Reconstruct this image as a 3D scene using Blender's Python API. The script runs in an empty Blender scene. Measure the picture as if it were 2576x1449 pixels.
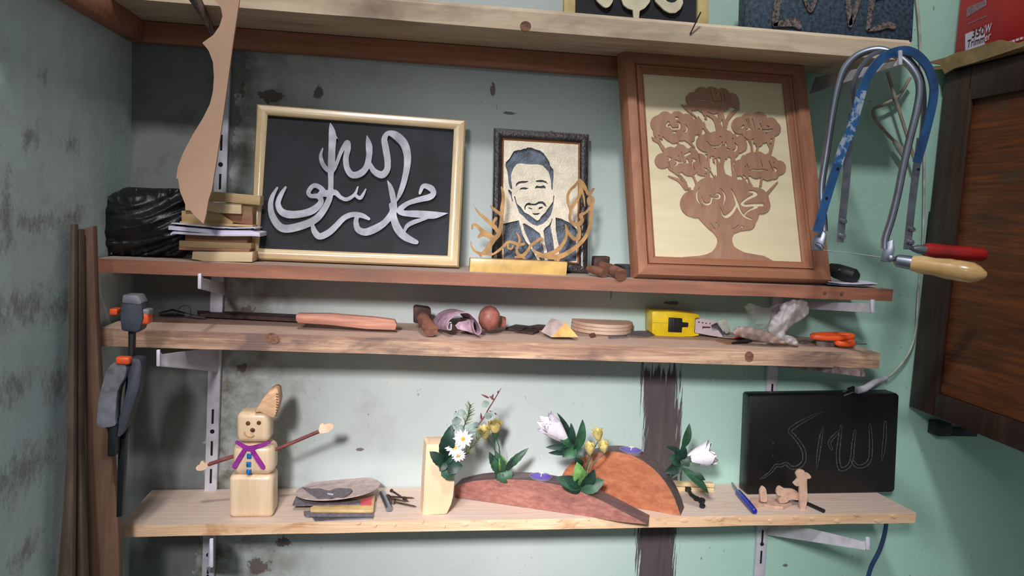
import bpy, bmesh, math, random
import numpy as np
from mathutils import Vector, Matrix, noise
from mathutils.geometry import delaunay_2d_cdt
random.seed(7)
V = Vector
scn = bpy.context.scene
COL = scn.collection
# ------------------------------------------------------------------ camera
F_PX, W_PX, H_PX = 1950.0, 2576.0, 1449.0
EYE = 1.45
yaw, pitch, roll = math.radians(7.5), math.radians(5.7), math.radians(3.15)
CPOS = V((0, -1.40, EYE))
fwd = V((math.sin(yaw)*math.cos(pitch), math.cos(yaw)*math.cos(pitch), -math.sin(pitch)))
r0 = fwd.cross(V((0, 0, 1))).normalized()
u0 = r0.cross(fwd).normalized()
CR = r0*math.cos(roll) + u0*math.sin(roll)
CU = -r0*math.sin(roll) + u0*math.cos(roll)
cam = bpy.data.cameras.new('camera')
cam.sensor_width = 36.0
cam.lens = 36.0*F_PX/W_PX
cam.clip_start = 0.02
camo = bpy.data.objects.new('camera', cam)
COL.objects.link(camo)
M3 = Matrix((CR, CU, -fwd)).transposed()
camo.matrix_world = Matrix.Translation(CPOS) @ M3.to_4x4()
scn.camera = camo
scn.view_settings.view_transform = 'Standard'
scn.view_settings.look = 'None'
scn.view_settings.exposure = 0.0
scn.view_settings.gamma = 1.0
scn.view_settings.use_curve_mapping = False
# ------------------------------------------------------------------ light
wd = bpy.data.worlds.new('world'); scn.world = wd; wd.use_nodes = True
wd.node_tree.nodes['Background'].inputs[0].default_value = (0.80, 0.88, 0.92, 1)
wd.node_tree.nodes['Background'].inputs[1].default_value = 0.22
def area(name, loc, target, sx, sy, power, col, spread=180):
    l = bpy.data.lights.new(name, 'AREA'); l.shape = 'RECTANGLE'; l.size = sx; l.size_y = sy
    l.energy = power; l.color = col; l.spread = math.radians(spread)
    o = bpy.data.objects.new(name, l); COL.objects.link(o); o.location = loc
    o.rotation_euler = (V(target)-V(loc)).to_track_quat('-Z', 'Y').to_euler()
    return o
area('window_light', (-0.40, -2.0, 1.98), (0.25, 0, 0.86), 0.22, 0.20, 3.9, (1.0, 0.96, 0.97), 40)
area('high_window_light', (-0.15, -1.72, 3.35), (0.35, 0, 1.35), 0.26, 0.16, 34, (1.0, 0.985, 0.98))
# ------------------------------------------------------------------ helpers
def ray(px, py):
    return (fwd*F_PX + CR*(px-W_PX/2) - CU*(py-H_PX/2)).normalized()
def at(px, py, Y):
    d = ray(px, py); t = (Y-CPOS.y)/d.y
    return CPOS + d*t
class PL:
    def __init__(s, p0, n):
        s.p0 = V(p0); s.n = V(n).normalized()
        if s.n.dot(CPOS-s.p0) < 0: s.n = -s.n
    def pt(s, px, py, off=0.0):
        d = ray(px, py); t = (s.p0-CPOS).dot(s.n)/d.dot(s.n)
        return CPOS + d*t + s.n*off
def plane3(a, b, c):
    A, B, C_ = at(*a), at(*b), at(*c)
    return PL(A, (B-A).cross(C_-A))
def YP(Y): return PL((0, Y, EYE), (0, -1, 0))
def Z(ox, oy, s):
    def f(pts):
        return [tuple([ox+p[0]/s, oy+p[1]/s] + [w/s for w in p[2:]]) for p in pts]
    return f
class G:
    def __init__(s): s.v = []; s.f = []; s.m = []
    def add(s, vs, fs, m=0):
        k = len(s.v); s.v += [V(v) for v in vs]; s.f += [tuple(i+k for i in f) for f in fs]; s.m += [m]*len(fs)
        return s
    def join(s, o, m=0):
        return s.add(o.v, o.f, m)
def finish_mesh(me, smooth, ang=35):
    if smooth:
        me.polygons.foreach_set('use_smooth', [True]*len(me.polygons))
        me.set_sharp_from_angle(angle=math.radians(ang))
def mk(name, g, mat, root=None, origin=None, smooth=True, ang=35, bevel=0, label=None, cat=None, group=None, kind=None, mats=None, fix=True):
    if root is not None: org = V(root['_o'])
    elif origin is not None: org = V(origin)
    else:
        xs = [v.x for v in g.v]; ys = [v.y for v in g.v]; zs = [v.z for v in g.v]
        org = V(((min(xs)+max(xs))/2, (min(ys)+max(ys))/2, min(zs)))
    me = bpy.data.meshes.new(name)
    me.from_pydata([tuple(v-org) for v in g.v], [], g.f)
    for x in (mats or [mat]): me.materials.append(x)
    if mats: me.polygons.foreach_set('material_index', g.m)
    me.validate()
    bm = bmesh.new(); bm.from_mesh(me)
    if fix: bmesh.ops.recalc_face_normals(bm, faces=bm.faces)
    if bevel > 0:
        es = [e for e in bm.edges if len(e.link_faces) == 2 and e.calc_face_angle(0) > 0.6]
        bmesh.ops.bevel(bm, geom=es, offset=bevel, segments=2, affect='EDGES', profile=0.5, clamp_overlap=True)
    bm.to_mesh(me); bm.free()
    finish_mesh(me, smooth, ang)
    o = bpy.data.objects.new(name, me); COL.objects.link(o)
    if root is not None:
        o.parent = root
        o['_o'] = tuple(org)
    else:
        o.location = org; o['_o'] = tuple(org)
    if label: o['label'] = label
    if cat: o['category'] = cat
    if group: o['group'] = group
    if kind: o['kind'] = kind
    return o
def thing(name, label, cat, loc, group=None):
    o = bpy.data.objects.new(name, None); COL.objects.link(o); o.location = loc
    o.empty_display_size = 0.02
    o['label'] = label; o['category'] = cat; o['_o'] = tuple(loc)
    if group: o['group'] = group
    return o
def prism(poly, vec):
    n = len(poly); vec = V(vec)
    vs = [V(p) for p in poly] + [V(p)+vec for p in poly]
    fs = [tuple(range(n-1, -1, -1)), tuple(range(n, 2*n))] + [(i, (i+1) % n, n+(i+1) % n, n+i) for i in range(n)]
    return G().add(vs, fs)
def slab(pix, pl, th, off=0.0):
    """polygon of pixels on a plane, given thickness behind it"""
    ps = [pl.pt(p[0], p[1], off) for p in pix]
    return prism(ps, -pl.n*th)
def box(c, ax, ay, az):
    c, ax, ay, az = V(c), V(ax)/2, V(ay)/2, V(az)/2
    vs = [c+ax*i+ay*j+az*k for k in (-1, 1) for j in (-1, 1) for i in (-1, 1)]
    return G().add(vs, [(0, 2, 3, 1), (4, 5, 7, 6), (0, 1, 5, 4), (2, 6, 7, 3), (0, 4, 6, 2), (1, 3, 7, 5)])
def rbox(c, ax, ay, az, r, seg=3):
    bm = bmesh.new(); bmesh.ops.create_cube(bm, size=1.0)
    lx, ly, lz = V(ax).length, V(ay).length, V(az).length
    for v in bm.verts: v.co = V((v.co.x*lx, v.co.y*ly, v.co.z*lz))
    bmesh.ops.bevel(bm, geom=bm.edges[:], offset=r, segments=seg, affect='EDGES', profile=0.5)
    X, Y_, Z_ = V(ax).normalized(), V(ay).normalized(), V(az).normalized()
    g = G(); bm.verts.index_update()
    g.add([V(c)+X*v.co.x+Y_*v.co.y+Z_*v.co.z for v in bm.verts], [tuple(v.index for v in f.verts) for f in bm.faces])
    bm.free(); return g
def frame_of(d):
    d = V(d).normalized()
    a = V((0, 0, 1)) if abs(d.z) < 0.9 else V((1, 0, 0))
    x = d.cross(a).normalized(); return x, d.cross(x).normalized()
def tube(pts, r, seg=8, caps=True):
    pts = [V(p) for p in pts]; n = len(pts)
    rs = r if isinstance(r, (list, tuple)) else [r]*n
    g = G(); vs = []; x = None
    for i, p in enumerate(pts):
        d = (pts[min(i+1, n-1)]-pts[max(i-1, 0)]).normalized()
        if x is None: x, y = frame_of(d)
        else:
            x = (x-d*x.dot(d)).normalized(); y = d.cross(x)
        for k in range(seg):
            a = 2*math.pi*k/seg
            vs.append(p+(x*math.cos(a)+y*math.sin(a))*rs[i])
    fs = [(i*seg+k, i*seg+(k+1) % seg, (i+1)*seg+(k+1) % seg, (i+1)*seg+k) for i in range(n-1) for k in range(seg)]
    if caps: fs += [tuple(range(seg-1, -1, -1)), tuple(range((n-1)*seg, n*seg))]
    return g.add(vs, fs)
def lathe(p0, axis, prof, seg=24):
    axis = V(axis).normalized(); x, y = frame_of(axis); p0 = V(p0)
    vs = []
    for h, r in prof:
        for k in range(seg):
            a = 2*math.pi*k/seg
            vs.append(p0+axis*h+(x*math.cos(a)+y*math.sin(a))*max(r, 1e-5))
    n = len(prof)
    fs = [(i*seg+k, i*seg+(k+1) % seg, (i+1)*seg+(k+1) % seg, (i+1)*seg+k) for i in range(n-1) for k in range(seg)]
    fs += [tuple(range(seg-1, -1, -1)), tuple(range((n-1)*seg, n*seg))]
    return G().add(vs, fs)
def cat(pts, n=8):
    """catmull-rom through tuples of any length"""
    P = [np.array(p, float) for p in pts]
    if len(P) < 3: 
        return [tuple(P[0]*(1-t)+P[-1]*t) for t in np.linspace(0, 1, n)]
    Q = [2*P[0]-P[1]]+P+[2*P[-1]-P[-2]]; out = []
    for i in range(1, len(Q)-2):
        for k in range(n):
            t = k/n; a, b, c, d = Q[i-1:i+3]
            out.append(tuple(0.5*(2*b+(c-a)*t+(2*a-5*b+4*c-d)*t*t+(3*b-a-3*c+d)*t**3)))
    out.append(tuple(P[-1])); return out
def ellipse(cx, cy, rx, ry, n=24, rot=0):
    c, s = math.cos(rot), math.sin(rot)
    return [(cx+rx*math.cos(a)*c-ry*math.sin(a)*s, cy+rx*math.cos(a)*s+ry*math.sin(a)*c) for a in [2*math.pi*k/n for k in range(n)]]
def hd(c0, ax, ay, r0_, th, n=32):
    """disc lying in the ax-ay plane, thickness along their normal"""
    c0 = V(c0); nrm = V(ax).cross(V(ay)).normalized()
    return prism([c0+V(ax)*math.cos(2*math.pi*k/n)*r0_+V(ay)*math.sin(2*math.pi*k/n)*r0_ for k in range(n)], nrm*th)
# ---- raster -> clean cut-out plate
class Cut:
    def __init__(s, x0, y0, x1, y1, res=2.0):
        s.x0, s.y0, s.res = x0-4, y0-4, res
        s.w, s.h = int((x1-x0+8)*res), int((y1-y0+8)*res)
        s.m = np.zeros((s.h, s.w), bool)
    def _win(s, xa, ya, xb, yb):
        i0 = max(0, int((xa-s.x0)*s.res)-1); i1 = min(s.w, int((xb-s.x0)*s.res)+2)
        j0 = max(0, int((ya-s.y0)*s.res)-1); j1 = min(s.h, int((yb-s.y0)*s.res)+2)
        if i1 <= i0 or j1 <= j0: return None
        X, Y = np.meshgrid(np.arange(i0, i1)/s.res+s.x0, np.arange(j0, j1)/s.res+s.y0)
        return (slice(j0, j1), slice(i0, i1)), X, Y
    def poly(s, pts, on=True, smooth=False):
        if smooth: pts = [p[:2] for p in cat(list(pts)+[pts[0]], 4)]
        a = np.array(pts, float)[:, :2]
        w = s._win(a[:, 0].min(), a[:, 1].min(), a[:, 0].max(), a[:, 1].max())
        if w is None: return s
        sl, X, Y = w; ins = np.zeros(X.shape, bool); n = len(a)
        for i in range(n):
            xa, ya = a[i]; xb, yb = a[(i+1) % n]
            if ya == yb: continue
            c = ((ya > Y) != (yb > Y)) & (X < (xb-xa)*(Y-ya)/(yb-ya)+xa)
            ins ^= c
        s.m[sl] = (s.m[sl] | ins) if on else (s.m[sl] & ~ins)
        return s
    def disc(s, x, y, r, on=True):
        w = s._win(x-r, y-r, x+r, y+r)
        if w is None: return s
        sl, X, Y = w; ins = (X-x)**2+(Y-y)**2 < r*r
        s.m[sl] = (s.m[sl] | ins) if on else (s.m[sl] & ~ins)
        return s
    def stroke(s, pts, on=True, k=1.0):
        if len(pts) == 1: return s.disc(pts[0][0], pts[0][1], pts[0][2]*k/2, on)
        q = cat(pts, 10)
        for p in range(len(q)-1):
            a, b = q[p], q[p+1]
            for t in (0, .5): s.disc(a[0]*(1-t)+b[0]*t, a[1]*(1-t)+b[1]*t, max(.35, (a[2]*(1-t)+b[2]*t)*k/2), on)
        s.disc(q[-1][0], q[-1][1], max(.3, q[-1][2]*k/2), on)
        return s
    def contours(s, tol=0.18):
        f = np.pad(s.m.astype(float), 2)
        for _ in range(2):
            f[1:-1, 1:-1] = (f[1:-1, 1:-1]*2+f[:-2, 1:-1]+f[2:, 1:-1]+f[1:-1, :-2]+f[1:-1, 2:])/6
        s.f = f; b = f > .5
        a_, b_, c_, d_ = b[:-1, :-1], b[:-1, 1:], b[1:, 1:], b[1:, :-1]
        code = a_*1+b_*2+c_*4+d_*8
        js, is_ = np.nonzero((code > 0) & (code < 15)); nxt = {}
        T = {1: [(3, 0)], 2: [(0, 1)], 3: [(3, 1)], 4: [(1, 2)], 5: [(3, 0), (1, 2)], 6: [(0, 2)], 7: [(3, 2)], 8: [(2, 3)], 9: [(2, 0)], 10: [(0, 1), (2, 3)], 11: [(2, 1)], 12: [(1, 3)], 13: [(1, 0)], 14: [(0, 3)]}
        def eid(j, i, e): return (j, i, 0) if e == 0 else (j, i+1, 1) if e == 1 else (j+1, i, 0) if e == 2 else (j, i, 1)
        for j, i in zip(js.tolist(), is_.tolist()):
            for e0, e1 in T[int(code[j, i])]: nxt[eid(j, i, e0)] = eid(j, i, e1)
        def pos(e):
            j, i, k = e
            if k == 0: t = (.5-f[j, i])/(f[j, i+1]-f[j, i]); x, y = i+t, j
            else: t = (.5-f[j, i])/(f[j+1, i]-f[j, i]); x, y = i, j+t
            return ((x-2)/s.res+s.x0, (y-2)/s.res+s.y0)
        loops = []
        while nxt:
            st, e = next(iter(nxt.items())); L = [pos(st)]; del nxt[st]
            while e in nxt:
                L.append(pos(e)); ne = nxt.pop(e); e = ne
            if len(L) > 8: loops.append(s.simp(L, tol))
        return loops
    @staticmethod
    def simp(L, tol):
        A = np.array(L); n = len(A)
        A = (np.roll(A, 1, 0)+2*A+np.roll(A, -1, 0))/4
        out = [0]; i = 0
        while i < n-1:
            j = min(i+2, n); best = i+1
            while j < min(n, i+30):
                seg = A[j]-A[i]; l = np.hypot(*seg)+1e-9
                d = np.abs(seg[0]*(A[i+1:j, 1]-A[i, 1])-seg[1]*(A[i+1:j, 0]-A[i, 0]))/l
                if d.max() > tol: break
                best = j; j += 1
            i = best; out.append(i)
        return [tuple(A[k]) for k in out if k < n]
    def inside(s, x, y):
        i = int(round((x-s.x0)*s.res+2)); j = int(round((y-s.y0)*s.res+2))
        return 0 <= j < s.f.shape[0] and 0 <= i < s.f.shape[1] and s.f[j, i] > .5
    def plate(s, pl, th, off=0.0, tol=0.18):
        """front face at plane+off, thickness th behind it"""
        loops = s.contours(tol); vs = []; es = []
        for L in loops:
            k = len(vs); vs += [V(p) for p in L]; es += [(k+i, k+(i+1) % len(L)) for i in range(len(L))]
        r = delaunay_2d_cdt(vs, es, [], 1, 1e-5)
        ov, oe, of = r[0], r[1], r[2]
        fr = [pl.pt(p.x, p.y, off) for p in ov]; bk = [p-pl.n*th for p in fr]
        n = len(ov); g = G(); keep = []; ec = {}
        for f in of:
            cx = sum(ov[i].x for i in f)/len(f); cy = sum(ov[i].y for i in f)/len(f)
            if s.inside(cx, cy):
                keep.append(tuple(f))
                for i in range(len(f)):
                    a, b = f[i], f[(i+1) % len(f)]; ec[(a, b)] = 1
        fs = keep+[tuple(reversed([i+n for i in f])) for f in keep]
        for a, b in ec:
            if (b, a) not in ec: fs.append((b, a, a+n, b+n))
        return g.add(fr+bk, fs)
def puffy(pix, Y, depth, nz=0.004, nscale=60, step=7, back=0.01, pw=0.5, seed=0, ridge=False, aniso=None):
    """closed crumpled body with the given outline, bulging towards the viewer"""
    c = Cut(min(p[0] for p in pix), min(p[1] for p in pix), max(p[0] for p in pix), max(p[1] for p in pix), 1.0)
    c.poly(pix, smooth=True); loops = c.contours(0.8)
    vs = []; es = []
    for L in loops:
        k = len(vs); vs += [V(p) for p in L]; es += [(k+i, k+(i+1) % len(L)) for i in range(len(L))]
    nb = len(vs); B = np.array([tuple(v) for v in vs])
    y = min(p[1] for p in pix); row = 0
    while y < max(p[1] for p in pix):
        x = min(p[0] for p in pix)+(row % 2)*step/2
        while x < max(p[0] for p in pix):
            if c.inside(x, y) and np.hypot(B[:, 0]-x, B[:, 1]-y).min() > step*.5: vs.append(V((x, y)))
            x += step
        y += step*.87; row += 1
    r = delaunay_2d_cdt(vs, es, [], 1, 1e-5); ov, of = r[0], r[2]
    D = [np.hypot(B[:, 0]-p.x, B[:, 1]-p.y).min() for p in ov]; mx = max(D)
    fr = []; bk = []
    for p, d in zip(ov, D):
        t = (min(1, d/mx))**pw; q = at(p.x, p.y, Y)
        nn = noise.noise(q*nscale+V((seed, 0, 0)))+.5*noise.noise(q*nscale*2.3)
        if aniso:
            ca, sa = math.cos(aniso[0]), math.sin(aniso[0]); bend = noise.noise(V((q.x*9, seed, q.z*9)))*.9
            U = q.x*ca+q.z*sa; W_ = -q.x*sa+q.z*ca+bend*.03
            nn = 1.0-2.6*abs(noise.noise(V((U*aniso[1], W_*aniso[2], seed))))+.35*(1-2*abs(noise.noise(V((U*aniso[1]*2.2, W_*aniso[2]*2.3, seed+9)))))
        elif ridge: nn = .6-abs(nn)*2.2
        fr.append(at(p.x, p.y, Y-depth*t-nn*nz*min(1, d/step))); bk.append(at(p.x, p.y, Y+back*t))
    n = len(ov); keep = [f for f in of if c.inside(sum(ov[i].x for i in f)/len(f), sum(ov[i].y for i in f)/len(f))]
    ec = {}
    for f in keep:
        for i in range(len(f)): ec[(f[i], f[(i+1) % len(f)])] = 1
    bset = {a for a, b in ec if (b, a) not in ec} | {b for a, b in ec if (b, a) not in ec}
    rm = {i: (i if i in bset else i+n) for i in range(n)}
    fs = [tuple(f) for f in keep]+[tuple(reversed([rm[i] for i in f])) for f in keep]
    return G().add(fr+bk, fs)
# ------------------------------------------------------------------ materials
def lin(c):
    return tuple(((x/255)/12.92 if x/255 <= .04045 else ((x/255+.055)/1.055)**2.4) for x in c[:3])+(1.0,)
class NT:
    def __init__(s, name):
        s.mat = bpy.data.materials.new(name); s.mat.use_nodes = True; s.t = s.mat.node_tree
        s.b = s.t.nodes['Principled BSDF']; s.out = s.t.nodes['Material Output']
    def n(s, typ, **kw):
        x = s.t.nodes.new(typ)
        for k, v in kw.items(): setattr(x, k, v)
        return x
    def l(s, a, b): s.t.links.new(a, b)
    def coord(s, scale=(1, 1, 1), loc=(0, 0, 0), rot=(0, 0, 0)):
        tc = s.n('ShaderNodeTexCoord'); mp = s.n('ShaderNodeMapping')
        mp.inputs['Scale'].default_value = scale; mp.inputs['Location'].default_value = loc; mp.inputs['Rotation'].default_value = rot
        s.l(tc.outputs['Object'], mp.inputs[0]); return mp.outputs[0]
    def noise(s, vec, scale, detail=4, rough=.55, dist=0):
        x = s.n('ShaderNodeTexNoise'); x.inputs['Scale'].default_value = scale; x.inputs['Detail'].default_value = detail
        x.inputs['Roughness'].default_value = rough; x.inputs['Distortion'].default_value = dist
        s.l(vec, x.inputs['Vector']); return x.outputs['Fac']
    def ramp(s, fac, stops):
        x = s.n('ShaderNodeValToRGB'); e = x.color_ramp.elements
        e[0].position, e[0].color = stops[0][0], lin(stops[0][1]) if not isinstance(stops[0][1], (int, float)) else (stops[0][1],)*3+(1,)
        e[1].position, e[1].color = stops[-1][0], lin(stops[-1][1]) if not isinstance(stops[-1][1], (int, float)) else (stops[-1][1],)*3+(1,)
        for p, c in stops[1:-1]:
            k = e.new(p); k.color = lin(c) if not isinstance(c, (int, float)) else (c,)*3+(1,)
        s.l(fac, x.inputs[0]); return x.outputs[0]
    def mix(s, fac, a, b, blend='MIX'):
        x = s.n('ShaderNodeMix', data_type='RGBA', blend_type=blend)
        for v, i in ((fac, 0), (a, 6), (b, 7)):
            if isinstance(v, (int, float)): x.inputs[i].default_value = v
            elif isinstance(v, tuple): x.inputs[i].default_value = lin(v)
            else: s.l(v, x.inputs[i])
        return x.outputs[2]
    def math(s, op, a, b=0.0, c=None, clamp=False):
        x = s.n('ShaderNodeMath', operation=op, use_clamp=clamp)
        for v, i in ((a, 0), (b, 1), (c, 2)):
            if v is None: continue
            if isinstance(v, (int, float)): x.inputs[i].default_value = v
            else: s.l(v, x.inputs[i])
        return x.outputs[0]
    def bump(s, h, st, dist=0.002):
        x = s.n('ShaderNodeBump'); x.inputs['Strength'].default_value = st; x.inputs['Distance'].default_value = dist
        s.l(h, x.inputs['Height']); s.l(x.outputs[0], s.b.inputs['Normal'])
    def set(s, **kw):
        for k, v in kw.items():
            i = s.b.inputs[k.replace('_', ' ')]
            if hasattr(v, 'is_linked') or hasattr(v, 'links'): s.l(v, i)
            else: i.default_value = v
def plain(name, c, rough=.6, metal=0, var=.12, vs=40, bump=0, coat=0, **kw):
    t = NT(name); co = t.coord(); f = t.noise(co, vs, 5)
    d = tuple(max(0, x*(1-var*2)) for x in c); e = tuple(min(255, x*(1+var)) for x in c)
    t.l(t.ramp(f, [(.3, d), (.7, e)]), t.b.inputs['Base Color'])
    t.set(Roughness=rough, Metallic=metal)
    if coat: t.b.inputs['Coat Weight'].default_value = coat; t.b.inputs['Coat Roughness'].default_value = .12
    if bump: t.bump(t.noise(co, vs*5, 4), bump)
    for k, v in kw.items(): t.b.inputs[k.replace('_', ' ')].default_value = v
    return t.mat
def wood(name, c1, c2, axis='X', sc=30, rough=.65, bump=.25, coat=0, stain=None, st=(.5, .7), stretch=14, stsc=9, dust=None):
    t = NT(name); k = {'X': (1/stretch, 1, 1), 'Y': (1, 1/stretch, 1), 'Z': (1, 1, 1/stretch)}[axis]
    co = t.coord(k); n1 = t.noise(co, sc*6, 6, .6, .6); n2 = t.noise(co, sc*1.6, 3, .5, 1.2)
    f = t.math('MULTIPLY_ADD', n1, .55, t.math('MULTIPLY', n2, .45))
    col = t.ramp(f, [(.36, c2), (.5, tuple((a+b)/2 for a, b in zip(c1, c2))), (.62, c1)])
    raw = t.coord()
    if stain:
        col = t.mix(t.ramp(t.noise(t.coord((.45, 1, 1)), stsc, 6, .65, .5), [(st[0], 0.0), (st[1], 1.0)]), col, stain)
    if dust:
        g = t.n('ShaderNodeNewGeometry'); sx = t.n('ShaderNodeSeparateXYZ'); t.l(g.outputs['Normal'], sx.inputs[0])
        up = t.math('MULTIPLY', t.math('GREATER_THAN', sx.outputs[2], .8), t.ramp(t.noise(raw, 16, 5), [(.2, .55), (.6, .95)]))
        col = t.mix(up, col, dust)
    t.l(col, t.b.inputs['Base Color']); t.set(Roughness=rough)
    if coat: t.b.inputs['Coat Weight'].default_value = coat; t.b.inputs['Coat Roughness'].default_value = .15
    t.bump(n1, bump, .0015)
    return t.mat
def spots(t, sx, sz, nz, lst, amp=2.6):
    acc = None
    for (cx, cz, rx, rz) in lst:
        a = t.math('DIVIDE', t.math('SUBTRACT', sx, cx), rx); b = t.math('DIVIDE', t.math('SUBTRACT', sz, cz), rz)
        d = t.math('SQRT', t.math('ADD', t.math('MULTIPLY', a, a), t.math('MULTIPLY', b, b)))
        v = t.math('SUBTRACT', t.math('MULTIPLY_ADD', nz, amp, .75-.5*amp), d)   # noise-broken blob
        acc = v if acc is None else t.math('MAXIMUM', acc, v)
    return acc
def wallpos(px, py):  p = at(px, py, 0.0); return p.x, p.z
def wspot(px, py, rx, ry):
    x, z = wallpos(px, py); return (x, z, rx*.00072, ry*.00072)
XL = at(330, 400, 0.0).x      # left wall plane
LW = PL((XL, 0, EYE), (1, 0, 0))
def lspot(px, py, rx, ry):
    p = LW.pt(px, py); q = LW.pt(px+rx, py); return (p.y, p.z, abs(q.y-p.y)+.005, ry*.0006)
def wall_material():
    t = NT('painted_wall'); co = t.coord(); sp = t.n('ShaderNodeSeparateXYZ'); t.l(co, sp.inputs[0]); X, Zc = sp.outputs[0], sp.outputs[2]
    big = t.noise(co, 3.0, 5); mid = t.noise(co, 22, 6, .65); fine = t.noise(co, 160, 4)
    mint = t.mix(t.ramp(big, [(.35, 0.0), (.65, 1.0)]), (186, 197, 197), (200, 208, 204))
    # greener towards the right hand side
    gx = t.math('MULTIPLY_ADD', X, 2.2, -.55, clamp=True)
    mint = t.mix(gx, mint, (172, 214, 198))
    # grime next to the upright
    xg0 = wallpos(840, 800)[0]; xg1 = wallpos(560, 800)[0]
    gr = t.math('MULTIPLY', t.math('DIVIDE', t.math('SUBTRACT', X, xg0), xg1-xg0, clamp=True), t.ramp(mid, [(.35, .1), (.62, 1.0)]))
    mint = t.mix(gr, mint, (104, 96, 84))
    # little chips and scratches
    chips = t.ramp(t.noise(t.coord((1, 1, .55), rot=(0, .5, 0)), 150, 3, .6, 1.0), [(.70, 0.0), (.73, 1.0)])
    mint = t.mix(t.math('MULTIPLY', chips, .75), mint, (104, 88, 78))
    # peeled patches
    pn = t.noise(co, 60, 6, .7)
    pl_ = spots(t, X, Zc, pn, [wspot(803, 230, 15, 26), wspot(680, 240, 34, 22), wspot(1240, 226, 9, 22), wspot(712, 1365, 26, 18), wspot(650, 1425, 40, 30),
                              wspot(602, 200, 16, 70), wspot(1000, 152, 7, 9), wspot(1282, 285, 22, 5), wspot(905, 1131, 16, 6),
                              wspot(625, 795, 26, 42), wspot(610, 925, 20, 12), wspot(1690, 762, 30, 6), wspot(1478, 1148, 8, 7), wspot(1975, 1422, 12, 7)])
    mint = t.mix(t.math('MULTIPLY', t.math('MULTIPLY', pl_, 7, clamp=True), .85), mint, (92, 74, 68))
    # soft damp stains
    sm = spots(t, X, Zc, mid, [wspot(660, 760, 110, 60), wspot(690, 950, 120, 50), wspot(930, 1060, 90, 120), wspot(700, 1420, 130, 60), wspot(900, 180, 150, 60)])
    mint = t.mix(t.math('MULTIPLY', t.math('MULTIPLY', sm, .6, clamp=True), .45), mint, (124, 108, 96))
    # bare cement strip in the corner
    x0, z0 = wallpos(612, 150); x1, z1 = wallpos(512, 1230); k = (x1-x0)/(z1-z0)
    edge = t.math('MULTIPLY_ADD', t.math('SUBTRACT', Zc, z0), k, x0)
    d = t.math('SUBTRACT', t.math('MULTIPLY_ADD', t.math('SUBTRACT', mid, .5), .07, edge), X)
    cem = t.math('MULTIPLY', d, 500, clamp=True)
    cemc = t.mix(t.ramp(big, [(.3, 0.0), (.7, 1.0)]), (112, 118, 118), (132, 136, 132))
    cemc = t.mix(t.ramp(mid, [(.5, 0.0), (.75, .6)]), cemc, (92, 82, 78))
    col = t.mix(cem, mint, cemc)
    # dark brushed paint swatch
    sx0, sz0 = wallpos(1665, 930); sx1, sz1 = wallpos(1655, 1400)
    cxl = t.math('MULTIPLY_ADD', t.math('SUBTRACT', Zc, sz0), (sx1-sx0)/(sz1-sz0), sx0)
    u = t.math('DIVIDE', t.math('SUBTRACT', X, t.math('MULTIPLY_ADD', t.math('SINE', t.math('MULTIPLY', Zc, 14)), .004, cxl)), .039)
    st = t.noise(t.coord((1, 1, .03)), 260, 4, .7); st2 = t.noise(t.coord((1, 1, .08)), 90, 3)
    a = t.math('SUBTRACT', t.math('MULTIPLY_ADD', t.math('SUBTRACT', st, .5), 1.9, 1.0), t.math('ABSOLUTE', u))
    top = t.math('SUBTRACT', t.math('MULTIPLY_ADD', t.math('SUBTRACT', t.noise(t.coord((1, 1, .02)), 130, 2), .5), .16, sz0+.006), Zc)
    sw = t.math('MULTIPLY', t.math('MULTIPLY', a, 12, clamp=True), t.math('MULTIPLY', top, 90, clamp=True))
    col = t.mix(sw, col, t.mix(st2, (52, 46, 48), (104, 92, 92)))
    t.l(col, t.b.inputs['Base Color']); t.set(Roughness=.75)
    h = t.math('ADD', t.math('MULTIPLY', fine, .5), t.math('MULTIPLY', mid, .8))
    t.bump(h, .35, .003)
    return t.mat
def left_wall_material():
    t = NT('cement_wall'); co = t.coord(); sp = t.n('ShaderNodeSeparateXYZ'); t.l(co, sp.inputs[0]); Yc, Zc = sp.outputs[1], sp.outputs[2]
    big = t.noise(co, 4, 4); mid = t.noise(co, 26, 6, .7); fine = t.noise(co, 200, 3)
    col = t.mix(t.ramp(big, [(.35, 0.0), (.65, 1.0)]), (176, 196, 200), (192, 210, 208))
    col = t.mix(t.ramp(mid, [(.45, 0.0), (.8, .5)]), col, (150, 154, 150))
    L = [lspot(75, 345, 30, 38), lspot(180, 365, 26, 30), lspot(105, 190, 18, 34), lspot(15, 545, 30, 110), lspot(95, 560, 90, 34), lspot(185, 545, 40, 44),
         lspot(60, 770, 110, 60), lspot(160, 770, 70, 55), lspot(40, 970, 60, 60), lspot(60, 1180, 120, 75), lspot(15, 1210, 60, 50), lspot(60, 1390, 60, 50), lspot(150, 960, 50, 70)]
    m = spots(t, Yc, Zc, t.noise(t.coord((1, 1, .7)), 60, 8, .85), L, 4.5)
    col = t.mix(t.math('MULTIPLY', t.math('MULTIPLY', m, 1.3, clamp=True), .62), col, (108, 88, 96))
    t.l(col, t.b.inputs['Base Color']); t.set(Roughness=.85)
    t.bump(t.math('ADD', t.math('MULTIPLY', fine, .4), mid), .25, .003)
    return t.mat
M = {}
M['wall'] = wall_material(); M['wall_l'] = left_wall_material()
M['shelf_top'] = wood('shelf_pine', (226, 206, 178), (198, 170, 144), 'X', 14, stain=(128, 108, 92), st=(.5, .8), dust=(150, 122, 108))
M['shelf_red'] = wood('shelf_red_pine', (178, 118, 92), (140, 88, 70), 'X', 14, stain=(120, 88, 72), st=(.45, .8), dust=(176, 160, 150))
M['shelf_rough'] = wood('shelf_rough_sawn', (210, 174, 144), (146, 108, 90), 'X', 30, bump=1.0, stain=(120, 94, 86), st=(.5, .66), stsc=16, dust=(202, 174, 156))
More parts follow.
